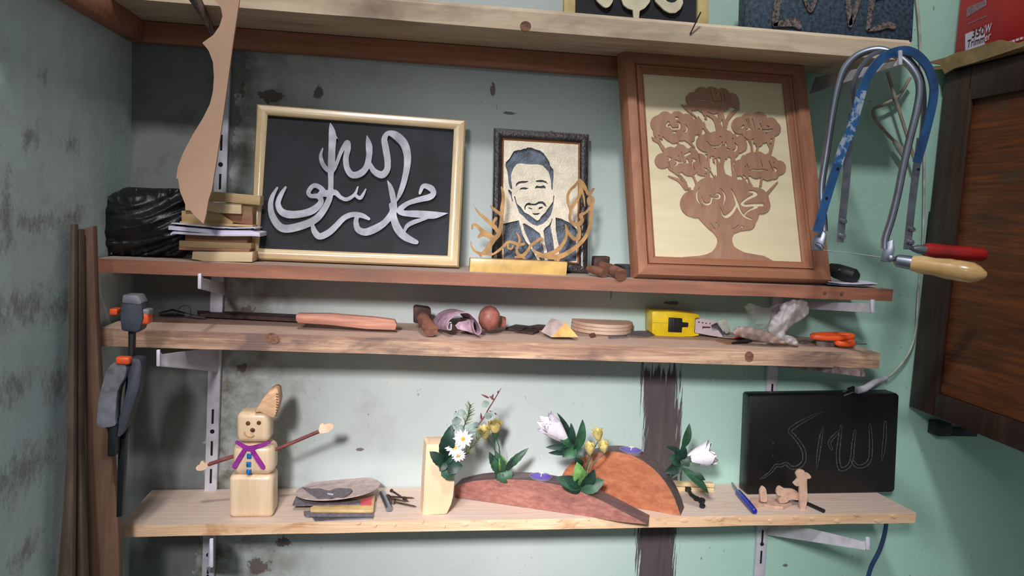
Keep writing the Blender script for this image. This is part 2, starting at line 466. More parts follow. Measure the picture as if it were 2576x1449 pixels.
M['shelf_low'] = wood('shelf_plank', (236, 204, 168), (212, 170, 132), 'X', 20, bump=.9, stain=(196, 148, 108), st=(.56, .68), stsc=26, dust=(214, 194, 182))
M['rail'] = wood('rail_wood', (184, 126, 98), (150, 94, 70), 'X', 16)
M['dark_plank'] = wood('dark_plank', (112, 96, 82), (70, 56, 46), 'Z', 14, stain=(58, 46, 42), st=(.45, .75))
M['brown_plank'] = wood('brown_plank', (134, 104, 82), (98, 70, 54), 'Z', 12, stain=(88, 70, 60), st=(.5, .8))
M['knot'] = wood('knot_wood', (150, 104, 80), (84, 54, 42), 'X', 60, stretch=2)
M['white_metal'] = plain('white_painted_metal', (214, 212, 224), .4, .1, .05)
M['grimy_metal'] = plain('grimy_painted_metal', (150, 128, 128), .6, .1, .22, 60)
M['slot'] = plain('slot_dark', (14, 13, 16), .9)
M['mdf'] = plain('mdf', (204, 164, 138), .8, 0, .012, 30)
M['mdf_edge'] = plain('mdf_edge', (150, 112, 86), .8)
M['varnish'] = wood('varnished_pine', (222, 198, 158), (192, 160, 116), 'X', 14, rough=.35, coat=.5, bump=.1)
M['varnish_v'] = wood('varnished_pine_upright', (226, 206, 170), (198, 170, 124), 'Z', 14, rough=.35, coat=.6, bump=.1)
M['slate'] = plain('charcoal_board', (34, 36, 43), .75, 0, .26, 12, .25)
M['silver'] = plain('brushed_silver_paint', (176, 178, 188), .6, .15, .12, 30, .15)
M['gloss_dark'] = plain('gloss_black_brown', (40, 30, 30), .25, 0, .3, 50, .9, coat=.9)
M['amber'] = wood('amber_wood', (158, 100, 54), (120, 70, 34), 'X', 20, rough=.4)
M['ivory'] = plain('ivory_lacquer', (226, 214, 192), .28, 0, .05, 60, .55, coat=.5)
M['recess'] = plain('charcoal_recess', (78, 88, 104), .3, 0, .25, 60, .9, coat=.4)
M['gold_mdf'] = plain('gold_brown_mdf', (184, 140, 88), .5, 0, .1, 60)
M['gold_block'] = plain('gold_varnished_block', (216, 176, 104), .4, 0, .08, 30, .2, coat=.4)
M['redwood'] = wood('redwood_frame', (176, 122, 92), (144, 92, 68), 'X', 12, rough=.5)
M['redwood_v'] = wood('redwood_frame_upright', (176, 122, 92), (144, 92, 68), 'Z', 12, rough=.5)
M['ply'] = wood('pale_plywood', (232, 218, 184), (218, 202, 164), 'X', 6, rough=.6, bump=.05)
M['tree'] = wood('brown_cutout', (176, 134, 108), (154, 112, 90), 'Z', 20, rough=.6, bump=.1)
M['bag_black'] = plain('black_plastic', (22, 24, 27), .42, 0, .3, 30, .5)
M['paper'] = plain('lilac_white_paper', (222, 216, 238), .7, 0, .03)
M['offcut'] = wood('offcut_wood', (208, 180, 134), (176, 144, 102), 'X', 16)
M['offcut_dark'] = wood('offcut_dark_wood', (166, 122, 92), (130, 88, 66), 'X', 16)
M['offcut_pale'] = wood('offcut_pale_wood', (230, 210, 170), (210, 182, 138), 'X', 16)
M['oldwood'] = wood('old_handle_wood', (150, 100, 78), (96, 60, 48), 'X', 20, stain=(84, 66, 58))
M['rust'] = plain('rusty_iron', (74, 54, 50), .7, .3, .3, 60, .4)
M['chrome'] = plain('chrome', (158, 162, 178), .36, .95, .04)
M['steel'] = plain('brushed_steel', (150, 154, 164), .38, .9, .08)
M['blue'] = plain('worn_blue_paint', (40, 86, 140), .4, 0, .16, 30, coat=.3)
t_ = NT('scuffed_blue_paint'); f_ = t_.ramp(t_.noise(t_.coord(), 90, 5, .7), [(.47, 0.0), (.56, 1.0)])
t_.l(t_.mix(f_, (44, 96, 158), (168, 182, 196)), t_.b.inputs['Base Color']); t_.set(Roughness=.4); M['blue_worn'] = t_.mat
M['red'] = plain('red_lacquer', (176, 34, 34), .35, 0, .08, 20, coat=.5)
M['handle'] = wood('beech_handle', (228, 190, 132), (206, 160, 100), 'X', 10, rough=.3, coat=.7, bump=.05)
M['cab_frame'] = wood('walnut_frame', (72, 46, 38), (44, 26, 22), 'Z', 10, rough=.5)
M['cab_panel'] = wood('walnut_veneer', (134, 74, 38), (76, 42, 22), 'Y', 24, rough=.5, stain=(78, 70, 56), st=(.56, .62), stsc=5, bump=.08)
M['card'] = plain('cardboard', (150, 124, 84), .85, 0, .08)
M['red_box'] = plain('red_carton', (186, 26, 30), .45, 0, .06, 12)
M['white_print'] = plain('white_print', (214, 204, 222), .6, 0, .03)
M['red_print'] = plain('dark_red_print', (96, 24, 32), .6)
M['grey_print'] = plain('grey_print', (146, 110, 118), .6, 0, .2, 300)
M['ink'] = plain('brown_ink', (90, 44, 40), .6)
M['black'] = plain('black_plastic_body', (24, 25, 30), .5, 0, .2)
M['bar'] = plain('dusty_clamp_body', (62, 66, 78), .55, 0, .15, 30)
M['clampgrey'] = plain('clamp_grey', (118, 120, 128), .6, .1, .15)
M['orange'] = plain('orange_plastic', (236, 92, 40), .4, 0, .06)
M['yellow'] = plain('yellow_plastic', (236, 204, 26), .35, 0, .05, coat=.3)
M['lilac_grit'] = plain('lilac_sandpaper', (186, 154, 172), .9, 0, .14, 90, .5)
M['grit_back'] = plain('sandpaper_edge', (216, 204, 214), .8)
M['dark_grit'] = plain('dark_emery', (116, 108, 114), .9, 0, .12, 200, .3)
M['disc_grey'] = plain('pinkish_grey_disc', (192, 172, 168), .85, 0, .07, 70, .15)
M['clayball'] = plain('brown_wood_ball', (150, 92, 78), .5, 0, .18, 40, .3)
M['ply_disc'] = wood('plywood_disc', (222, 196, 172), (190, 148, 124), 'X', 10)
M['bag_clear'] = plain('milky_plastic', (206, 198, 198), .45, 0, .04, 40, 0, 0, Alpha=.62)
M['stone'] = plain('grey_stone', (132, 122, 118), .85, 0, .1, 60, .3)
M['snow'] = wood('snowman_pine', (232, 206, 174), (214, 182, 146), 'Z', 16, rough=.45, coat=.25, bump=.08)
M['hat'] = wood('hat_wood', (226, 186, 148), (194, 148, 112), 'X', 30, stretch=3)
M['purple'] = plain('purple_felt', (150, 44, 148), .9, 0, .1, 120, .4)
M['bluebtn'] = plain('blue_glitter', (30, 116, 190), .35, .2, .25, 260)
M['facebrown'] = plain('burnt_brown', (92, 58, 34), .6)
M['facemid'] = plain('carved_line', (190, 144, 92), .6)
M['stick'] = wood('arm_stick', (136, 76, 66), (96, 44, 44), 'X', 20)
M['mitten'] = plain('mitten_wood', (240, 206, 174), .6, 0, .05)
M['candlewood'] = wood('candle_holder_wood', (172, 116, 104), (128, 80, 72), 'X', 34, rough=.5, stretch=20)
M['orangewood'] = wood('orange_stained_wood', (192, 122, 88), (154, 88, 60), 'X', 22, rough=.45, stain=(120, 66, 46), st=(.62, .8))
M['darktop'] = wood('dark_stained_top', (112, 94, 94), (78, 62, 62), 'X', 16, rough=.55)
M['purplewax'] = plain('purple_wax', (104, 72, 196), .3, 0, .08, 60, 0, 0, Subsurface_Weight=.2)
M['tin'] = plain('tealight_tin', (210, 208, 214), .3, .8, .03)
M['wick'] = plain('wick', (230, 220, 230), .8)
M['vase'] = wood('pale_vase_block', (236, 208, 176), (226, 194, 156), 'Z', 10, rough=.5, bump=.05)
M['leaf'] = plain('leaf_green', (44, 84, 58), .5, 0, .2, 60)
M['leafdark'] = plain('leaf_dark_green', (28, 56, 44), .5, 0, .2, 60)
M['leaflight'] = plain('leaf_light_green', (110, 158, 84), .5, 0, .18, 60)
M['euca'] = plain('grey_green_leaf', (132, 150, 142), .6, 0, .14, 60)
M['stem'] = plain('stem_green', (78, 92, 58), .6)
M['stemred'] = plain('stem_red_brown', (110, 58, 56), .6)
M['needle'] = plain('needle_green', (104, 118, 72), .6)
M['petal'] = plain('white_petal', (240, 232, 242), .6, 0, .04, 60)
M['petalyellow'] = plain('pale_yellow_petal', (222, 202, 128), .6, 0, .12, 90)
M['daisy'] = plain('daisy_white', (244, 240, 248), .6, 0, .02)
M['daisyc'] = plain('daisy_centre', (226, 176, 60), .7)
M['bluepen'] = plain('blue_plastic', (34, 40, 150), .35, 0, .1, coat=.3)
M['scrap'] = plain('tan_cutout', (206, 168, 146), .75, 0, .06, 80)
M['blackboard'] = plain('gloss_black_board', (13, 14, 15), .38, 0, .2, 30, .1)
M['carve'] = plain('carved_gloss_black', (70, 75, 78), .2, 0, .5, 400, 1.0, coat=.8)
M['bluegrey'] = plain('blue_grey_hammered', (56, 76, 92), .5, 0, .3, 160, .4)
M['hammered'] = plain('hammered_silver_black', (120, 112, 108), .3, .5, .5, 200, 1.0)
M['cream'] = plain('cream_letter', (226, 216, 186), .6, 0, .04)
M['yellow_frame'] = plain('pale_yellow_frame', (216, 196, 136), .6, 0, .05)
M['cable'] = plain('pale_cable', (188, 190, 178), .5)
M['cable_beige'] = plain('beige_cable', (158, 148, 132), .55)
M['bluecord'] = plain('blue_cord', (44, 72, 116), .5)
M['floor'] = plain('cement_floor', (120, 116, 110), .9, 0, .1, 8, .3)
M['foil'] = plain('white_tape', (210, 206, 218), .5, 0, .06)
# ------------------------------------------------------------------ structure
g = G().add([V((XL-.02, .02, 0)), V((1.9, .02, 0)), V((1.9, .02, 2.7)), V((XL-.02, .02, 2.7)), V((XL-.02, 0, 0)), V((1.9, 0, 0)), V((1.9, 0, 2.7)), V((XL-.02, 0, 2.7))],
            [(0, 1, 2, 3), (7, 6, 5, 4), (0, 4, 5, 1), (3, 2, 6, 7), (0, 3, 7, 4), (1, 5, 6, 2)])
mk('wall_back', g, M['wall'], origin=(0, 0, 0), smooth=False, kind='structure')
g = box((XL-.06, -1.2, 1.35), (.12, 0, 0), (0, 2.44, 0), (0, 0, 2.7))
mk('wall_left', g, M['wall_l'], origin=(0, 0, 0), smooth=False, kind='structure')
mk('floor', box(((XL+1.9)/2, -1.2, -.03), (1.9-XL+.1, 0, 0), (0, 2.5, 0), (0, 0, .06)), M['floor'], origin=(0, 0, 0), smooth=False, kind='structure')
# ------------------------------------------------------------------ shelves
class Shelf:
    def __init__(s, name, label, T0, T1, B0, B1, Yf, mat, Yb=-.004, xl=None, xr=None, cham=.0, grp=None, skew=0.0):
        a, b = at(T0[0], T0[1], Yf), at(T1[0], T1[1], Yf); c, d = at(B0[0], B0[1], Yf), at(B1[0], B1[1], Yf)
        dz = (b.z-a.z)/(b.x-a.x); th = ((a.z-c.z)+(b.z-d.z))/2
        x0 = a.x if xl is None else xl; x1 = b.x if xr is None else xr
        za = a.z+dz*(x0-a.x); zb = a.z+dz*(x1-a.x)
        s.Yf, s.th, s.x0, s.x1, s.za, s.dz = Yf, th, x0, x1, za, dz
        s.root = thing(name, label, 'shelf', (x0, Yf, za-th), grp)
        n = 60; prof = [(Yb, 0), (Yf+cham, 0), (Yf, -cham), (Yf, -th), (Yb, -th)] if cham else [(Yb, 0), (Yf, 0), (Yf, -th), (Yb, -th)]
        vs = []
        for i in range(n+1):
            x = x0+(x1-x0)*i/n; z = za+dz*(x-x0)
            for (y, dzz) in prof:
                xx = x + (skew*(y-Yf)/(Yb-Yf) if i == n else 0)
                wob = (noise.noise(V((x*9, y*40, dzz*50)))*.0014) if abs(y-Yf) < .02 else 0
                vs.append(V((xx, y+wob, z+dzz+(wob*.6 if dzz < 0 else 0))))
        k = len(prof); fs = [(i*k+j, i*k+(j+1) % k, (i+1)*k+(j+1) % k, (i+1)*k+j) for i in range(n) for j in range(k)]
        fs += [tuple(range(k)), tuple(range(n*k+k-1, n*k-1, -1))]
        mk('board', G().add(vs, fs), mat, s.root)
        s.top = PL((x0, Yf, za), (-dz, 0, 1))
        s.top.n = V((-dz, 0, 1)).normalized()
    def z(s, x): return s.za+s.dz*(x-s.x0)
    def pt(s, px, py):
        d = ray(px, py); t = (s.top.p0-CPOS).dot(s.top.n)/d.dot(s.top.n); return CPOS+d*t
    def Y(s, px, py): return s.pt(px, py).y
    def knot(s, px, py, rx, ry, rot=0):
        pl = YP(s.Yf-.0012)
        mk('knot', slab(ellipse(px, py, rx, ry, 18, rot), pl, .004), M['knot'], s.root)
S1 = Shelf('top_shelf', 'highest pale wooden shelf above the framed signs', (1380, 24), (2292, 100), (1380, 83), (2292, 152), -.165, M['shelf_top'], xl=XL+.004, cham=.006)
S2 = Shelf('upper_shelf', 'reddish wooden shelf holding the framed signs', (245, 650), (2247, 728), (245, 683), (2247, 760), -.155, M['shelf_red'])
S3 = Shelf('middle_shelf', 'rough sawn shelf holding tape measure and scissors', (250, 826), (2215, 889), (250, 872), (2215, 927), -.165, M['shelf_rough'])
S4 = Shelf('lower_shelf', 'pale plank shelf with torn edge under the snowman', (300, 1322), (2305, 1290), (300, 1353), (2305, 1314), -.158, M['shelf_low'], skew=-.02)
S3.knot(685, 852, 18, 13, .3); S3.knot(1885, 897, 11, 13); S1.knot(1322, 66, 14, 13); S2.knot(2075, 738, 4, 5, .6); S2.knot(2118, 739, 4, 5, .6)
# torn chips along the edge of the lowest board
for i in range(26):
    px = 900+i*54+random.uniform(-20, 20); py = 1316-(px-900)*.015+random.uniform(-3, 14)
    L = random.uniform(6, 20)
    mk('torn_chip', slab([(px, py), (px+L*.5, py-3), (px+L, py-1), (px+L*.8, py+3), (px+L*.3, py+4)], YP(S4.Yf-.002), .004), M['shelf_low'], S4.root)
# rails under the top shelf
zr = S1.z(0)-S1.th
r1 = thing('shelf_rail', 'reddish batten screwed to the wall under the highest shelf', 'batten', (0, -.02, zr-.04))
def rail_z(x): return S1.z(x)-S1.th
xa, xb = XL+.004, at(1575, 150, -.02).x
mk('batten', prism([V((xa, -.024, rail_z(xa)-.001)), V((xb, -.024, rail_z(xb)-.001)), V((xb, -.024, rail_z(xb)-.034)), V((xa, -.024, rail_z(xa)-.034))], (0, .022, 0)), M['rail'], r1, bevel=.001)
g = prism([V((XL+.002, -.026, rail_z(XL)-.001)), V((XL+.002, -.5, rail_z(XL)-.001)), V((XL+.002, -.5, rail_z(XL)-.034)), V((XL+.002, -.026, rail_z(XL)-.034))], (.024, 0, 0))
mk('side_rail', g, M['rail'], label='batten along the left wall under the highest shelf', cat='batten', bevel=.001)
# ------------------------------------------------------------------ slotted uprights
def upright(label, a, b, w, slots, holes, holeR=4):
    A, B = at(a[0], a[1], -.012), at(b[0], b[1], -.012)
    root = thing('slotted_upright', label, 'upright', (B.x, -.006, B.z))
    ux = V((w/2, 0, 0)); d = (B-A)
    g = box((A+B)/2+V((0, .005, 0)), (w, 0, 0), (0, .010, 0), d)
    mk('channel', g, M['white_metal'], root, bevel=.001)
    def pos(py):
        t = (py-a[1])/(b[1]-a[1]); return A+(B-A)*t
    for py in slots:
        mk('slot', box(pos(py)+V((0, -.0001, 0)), (.0035, 0, 0), (0, .0012, 0), d.normalized()*.026), M['slot'], root)
    for py in holes:
        p = pos(py); mk('screw_hole', hd(p+V((0, .0004, 0)), (1, 0, 0), (0, 0, 1), .0038, .0014, 14), M['slot'], root)
upright('white slotted wall upright beside the snowman', (570, -60), (521, 1500), .021, [12, 60, 250, 335, 430, 520, 1022, 1105, 1178, 1420, 1460], [388, 1061, 1388])
upright('white slotted wall upright behind the black carved board', (1995, 180), (1908, 1500), .020, [330, 420, 640, 960, 1395, 1340], [500, 1360])
def bracket(label, tiptop, tip, tipbot, basetop, basebot, yt, mat, th=.003, yb=-.012):
    P = [at(*tiptop, yt), at(*tip, yt+.012), at(*basetop, yb), at(*basebot, yb), at(*tipbot, yt+.004), at(tiptop[0], tipbot[1]-4, yt-.002)]
    root = thing('shelf_bracket', label, 'bracket', tuple(P[3]))
    mk('arm', prism(P, (th, 0, 0)), mat, root, bevel=.0006)
    L = prism([at(tiptop[0], tiptop[1], yt-.002), at(tiptop[0], tipbot[1], yt-.002), at(tiptop[0]+9, tipbot[1], yt-.002), at(tiptop[0]+9, tiptop[1], yt-.002)], (0, .004, 0))
    mk('lip', L, mat, root, bevel=.001)
bracket('white bracket hooked out under the highest shelf with the saws on it', (2262, 126), (2256, 152), (2262, 163), (2050, 195), (2036, 236), -.298, M['white_metal'])
bracket('white bracket under the right end of the reddish shelf', (2192, 754), (2185, 763), (2190, 787), (1990, 757), (1990, 775), -.235, M['white_metal'])
bracket('grimy pink bracket under the right end of the rough shelf', (2168, 926), (2160, 928), (2168, 948), (1950, 905), (1955, 922), -.235, M['grimy_metal'])
bracket('white bracket poking forward under the left end of the rough shelf', (393, 880), (404, 891), (400, 922), (548, 872), (545, 935), -.25, M['white_metal'])
bracket('small white bracket tip under the reddish shelf left of the upright', (497, 688), (508, 700), (500, 727), (560, 712), (562, 742), -.215, M['white_metal'])
bracket('white bracket splayed to the right under the lower plank', (2180, 1352), (2172, 1362), (2176, 1384), (1940, 1305), (1925, 1345), -.25, M['white_metal'])
bracket('thin white bracket end under the lower plank below the snowman', (527, 1356), (528, 1362), (519, 1428), (532, 1340), (524, 1440), -.17, M['white_metal'])
g = prism([at(440, -60, -.28), at(482, -60, -.28), at(546, 84, -.03), at(536, 84, -.03)], (0, 0, -.004)).join(prism([at(476, -60, -.28), at(482, -60, -.28), at(546, 84, -.03), at(541, 84, -.03)], (0, 0, -.018)))
mk('shelf_bracket', g, M['grimy_metal'], label='grey bracket seen from below at the top left', cat='bracket')
# ------------------------------------------------------------------ leaning planks on the left
def plank(label, pix, Y, th, mat, Ybot=None):
    lean = plane3((pix[0][0], pix[0][1], Y), (pix[1][0], pix[1][1], Y), (pix[2][0], pix[2][1], Ybot or Y))
    mk('leaning_plank', slab(pix, lean, th), mat, label=label, cat='plank', bevel=.0015)
plank('brown plank leaning in front of the left shelf ends', [(200, 578), (234, 568), (241, 800), (252, 1000), (280, 1130), (296, 1300), (303, 1560), (186, 1560), (197, 1100)], -.228, .016, M['brown_plank'])
def plank2(label, pix, Ya, Yb_, th, mat):
    pl = plane3((pix[0][0], pix[0][1], Ya), (pix[1][0], pix[1][1], Ya), ((pix[0][0]+pix[1][0])/2, 1500, Yb_))
    mk('leaning_plank', slab(pix, pl, th), mat, label=label, cat='plank', bevel=.0015)
plank2('grey brown plank edge left of the brown leaning plank', [(187, 575), (201, 575), (201, 1100), (214, 1560), (176, 1560), (184, 1100)], -.252, -.290, .018, M['dark_plank'])
plank2('dark plank edge nearest the left wall', [(176, 564), (188, 562), (185, 1100), (180, 1560), (134, 1560), (160, 1250), (168, 1100)], -.268, -.315, .012, M['dark_plank'])
# ------------------------------------------------------------------ frames
def offset_quad(q, k):  # pull quad corners towards the middle by fraction k
    cx = sum(p[0] for p in q)/4; cy = sum(p[1] for p in q)/4
    return [(p[0]+(cx-p[0])*k, p[1]+(cy-p[1])*k) for p in q]
def frame_bars(root, pl, outer, inner, th, hmat, vmat, rise=.0, names='frame_bar', prof=((0, .0), (.15, .7), (.5, 1.0), (.85, .7), (1, .2))):
    """four mitred moulding bars, outer/inner = pixel quads TL TR BR BL"""
    for i in range(4):
        j = (i+1) % 4; rows = []
        for (t, h) in prof:
            a = (outer[i][0]*(1-t)+inner[i][0]*t, outer[i][1]*(1-t)+inner[i][1]*t)
            b = (outer[j][0]*(1-t)+inner[j][0]*t, outer[j][1]*(1-t)+inner[j][1]*t)
            rows.append((pl.pt(a[0], a[1], h*rise), pl.pt(b[0], b[1], h*rise)))
        n = len(rows); vs = [r[0] for r in rows]+[r[1] for r in rows]
        back = [rows[0][0]-pl.n*th, rows[-1][0]-pl.n*th, rows[0][1]-pl.n*th, rows[-1][1]-pl.n*th]
        vs += back; B = 2*n
        fs = [(k, k+1, n+k+1, n+k) for k in range(n-1)]
        fs += [(0, n, B+2, B), (n-1, B+1, B+3, 2*n-1), (B, B+2, B+3, B+1), tuple(list(range(n))+[B+1, B]), tuple(list(range(2*n-1, n-1, -1))+[B+2, B+3])]
        mk(names, G().add(vs, fs), hmat if i in (0, 2) else vmat, root)
# --- big charcoal sign with silver lettering
yb = -.085
PS = plane3((628, 653, yb), (1154, 673, yb), (645, 262, yb+.035))
r = thing('framed_sign', 'charcoal framed sign with silver curling script in pine frame', 'sign', tuple(PS.pt(890, 662)))
so = [(645, 262), (1172, 303), (1154, 673), (628, 653)]; si = [(673.5, 290), (1142, 325.5), (1126, 643.5), (651.5, 625)]
frame_bars(r, PS, so, si, .012, M['varnish'], M['varnish_v'], .006)
mk('backing_panel', slab([(660, 280), (1155, 314), (1138, 655), (640, 637)], PS, .004, -.004), M['slate'], r)
SG = Z(620, 230, 3.083)
sign_strokes = [
 [(650, 245, 3), (660, 290, 38), (668, 350, 58), (664, 450, 54), (660, 560, 55), (655, 650, 44), (655, 740, 40), (645, 830, 45), (600, 920, 50), (540, 990, 55), (450, 1035, 60), (330, 1065, 62), (260, 1050, 60), (208, 980, 52), (188, 900, 42), (200, 820, 34), (240, 748, 16)],
 [(592, 445, 12), (577, 500, 26), (590, 560, 34), (630, 610, 36), (668, 615, 34), (700, 560, 28), (735, 470, 30), (780, 400, 42), (788, 440, 44), (772, 520, 44), (782, 600, 45), (820, 648, 50), (880, 640, 52), (930, 590, 46), (952, 500, 46), (950, 420, 50), (935, 345, 6)],
 [(955, 560, 30), (990, 620, 45), (1050, 648, 55), (1090, 610, 48), (1095, 540, 50), (1080, 440, 52), (1070, 370, 45), (1100, 325, 36), (1160, 345, 62), (1220, 405, 64), (1247, 490, 58), (1245, 590, 50), (1222, 700, 44), (1192, 790, 36), (1166, 850, 12)],
 [(1120, 880, 30), (1130, 940, 46), (1070, 1020, 50), (990, 1070, 60), (920, 1092, 55), (865, 1070, 48), (850, 1010, 38), (862, 965, 30)],
 [(510, 1030, 26), (530, 1090, 45), (570, 1125, 50), (640, 1095, 50), (700, 1040, 45), (760, 980, 42), (830, 955, 40), (900, 965, 38), (950, 990, 22)],
 [(1095, 695, 8), (1122, 760, 40), (1145, 880, 46), (1140, 970, 52), (1170, 1060, 62), (1220, 1120, 60), (1280, 1155, 48), (1318, 1170, 34)],
 [(1345, 790, 22), (1372, 735, 34), (1430, 752, 48), (1452, 790, 40), (1420, 820, 48), (1340, 840, 42), (1250, 870, 36), (1190, 920, 46), (1220, 945, 44), (1330, 952, 55), (1450, 960, 56), (1560, 946, 4)],
 [(1400, 985, 16), (1310, 1010, 34), (1250, 1040, 32), (1225, 1085, 20)],
 [(620, 800, 40), (570, 745, 38), (520, 733, 34), (482, 780, 34), (500, 812, 32), (560, 815, 40), (578, 860, 42), (520, 920, 56), (430, 950, 56), (330, 955, 60), (270, 930, 52), (246, 870, 40), (270, 800, 34), (305, 745, 18)],
 [(580, 795, 50), (640, 790, 50), (690, 785, 42), (730, 822, 30), (780, 838, 30), (840, 800, 24), (865, 742, 12)],
 [(838, 800, 22), (880, 828, 28), (905, 800, 22), (925, 760, 12)]]
c = Cut(620, 230, 1180, 680, 2)
for s_ in sign_strokes: c.stroke(SG(s_))
c.poly(SG([(680, 310), (712, 374), (680, 350)]))
mk('script', c.plate(PS, .005, .002), M['silver'], r, smooth=False)
# --- portrait frame
yb = -.08
PP = plane3((1237, 674, yb), (1480, 688, yb), (1243, 322, yb+.045))
r = thing('framed_portrait', 'glossy dark frame around a cut-out portrait of a bearded man', 'picture frame', tuple(PP.pt(1360, 681)))
po = [(1243, 322), (1482, 338), (1480, 688), (1237, 676)]; pi_ = [(1264, 347), (1459, 359), (1456, 664), (1260, 652)]
pin = [(1268, 352), (1455, 363), (1452, 660), (1264, 648)]
frame_bars(r, PP, po, pi_, .014, M['gloss_dark'], M['gloss_dark'], .006)
frame_bars(r, PP, pi_, pin, .008, M['amber'], M['amber'], .001, 'inner_lip', ((0, 0), (1, -1.5)))
mk('backing_panel', slab([(1262, 347), (1460, 358), (1456, 664), (1258, 652)], PP, .003, -.0065), M['recess'], r)
c = Cut(1255, 340, 1465, 670, 3)
c.poly([(1266, 350), (1457, 361), (1454, 662), (1262, 650)])
z5, z6 = Z(1250, 330, 8.524), Z(1250, 470, 6.9)
for pg in ([(650, 345), (740, 345), (830, 385), (930, 410), (1010, 470), (1070, 560), (1130, 650), (1150, 740), (1215, 820), (1220, 960), (1208, 1100), (1198, 1250), (1172, 1250), (1165, 1100), (1140, 960), (1110, 870), (1050, 800), (980, 730), (870, 705), (740, 710), (620, 700), (510, 685), (430, 700), (370, 770), (330, 860), (305, 940), (305, 1040), (325, 1150), (335, 1240), (300, 1235), (270, 1180), (250, 1080), (240, 940), (220, 840), (185, 740), (195, 660), (270, 590), (320, 500), (360, 430), (450, 400), (530, 395), (560, 375), (640, 365)],
           [(405, 1190), (415, 1120), (470, 1075), (560, 1062), (670, 1065), (680, 1080), (600, 1110), (500, 1115), (440, 1150)],
           [(835, 1080), (850, 1050), (970, 1040), (1060, 1070), (1115, 1145), (1060, 1110), (980, 1088), (900, 1090)],
           [(490, 1255), (510, 1215), (590, 1198), (690, 1220), (620, 1250), (540, 1240)],
           [(820, 1235), (825, 1190), (860, 1160), (900, 1175), (960, 1172), (1010, 1155), (1050, 1190), (1050, 1225), (960, 1220), (880, 1218), (840, 1222)]):
    c.poly(z5(pg), False)
for pg in ([(195, 50), (225, 50), (260, 90), (265, 180), (290, 260), (262, 240), (240, 150), (210, 100)],
           [(298, 160), (322, 165), (350, 290), (420, 350), (480, 440), (560, 480), (640, 540), (700, 585), (740, 570), (770, 510), (850, 440), (870, 400), (930, 320), (975, 250), (983, 150), (1002, 150), (987, 280), (965, 400), (940, 480), (880, 570), (800, 640), (700, 675), (620, 650), (530, 580), (450, 500), (390, 450), (355, 350), (320, 250)],
           [(482, 400), (478, 340), (510, 292), (560, 268), (610, 288), (670, 290), (730, 252), (800, 248), (850, 295), (868, 345), (830, 335), (800, 295), (740, 290), (680, 318), (600, 318), (530, 315), (502, 345), (498, 400)],
           [(535, 358), (570, 355), (632, 382), (590, 390)], [(718, 388), (740, 348), (805, 338), (792, 368), (750, 384)], [(612, 452), (680, 458), (762, 448), (720, 482), (650, 488)],
           [(105, 640), (220, 615), (385, 580), (415, 700), (450, 830), (510, 950), (570, 1020), (610, 1090), (690, 1230), (720, 1290), (120, 1230)],
           [(450, 640), (480, 630), (600, 700), (700, 770), (750, 810), (770, 870), (800, 1000), (820, 1130), (835, 1290), (770, 1290), (690, 1150), (620, 1060), (560, 940), (500, 810), (470, 720)],
           [(810, 760), (840, 710), (900, 670), (945, 600), (955, 540), (968, 560), (935, 680), (950, 780), (980, 920), (1000, 1090), (1000, 1290), (890, 1290), (870, 1100), (830, 950), (820, 830)],
           [(1020, 530), (1120, 550), (1200, 590), (1250, 610), (1330, 680), (1390, 730), (1385, 1290), (1085, 1290), (1085, 1050), (1050, 900), (1025, 750)]):
    c.poly(z6(pg), False)
mk('portrait_cutout', c.plate(PP, .003, -.0015, .12), M['ivory'], r, smooth=False)
mk('hanging_hook', tube([PP.pt(1383, 334, -.004), PP.pt(1386, 327, -.004), PP.pt(1391, 328, -.004), PP.pt(1391, 335, -.004)], .0008, 6), M['steel'], r)
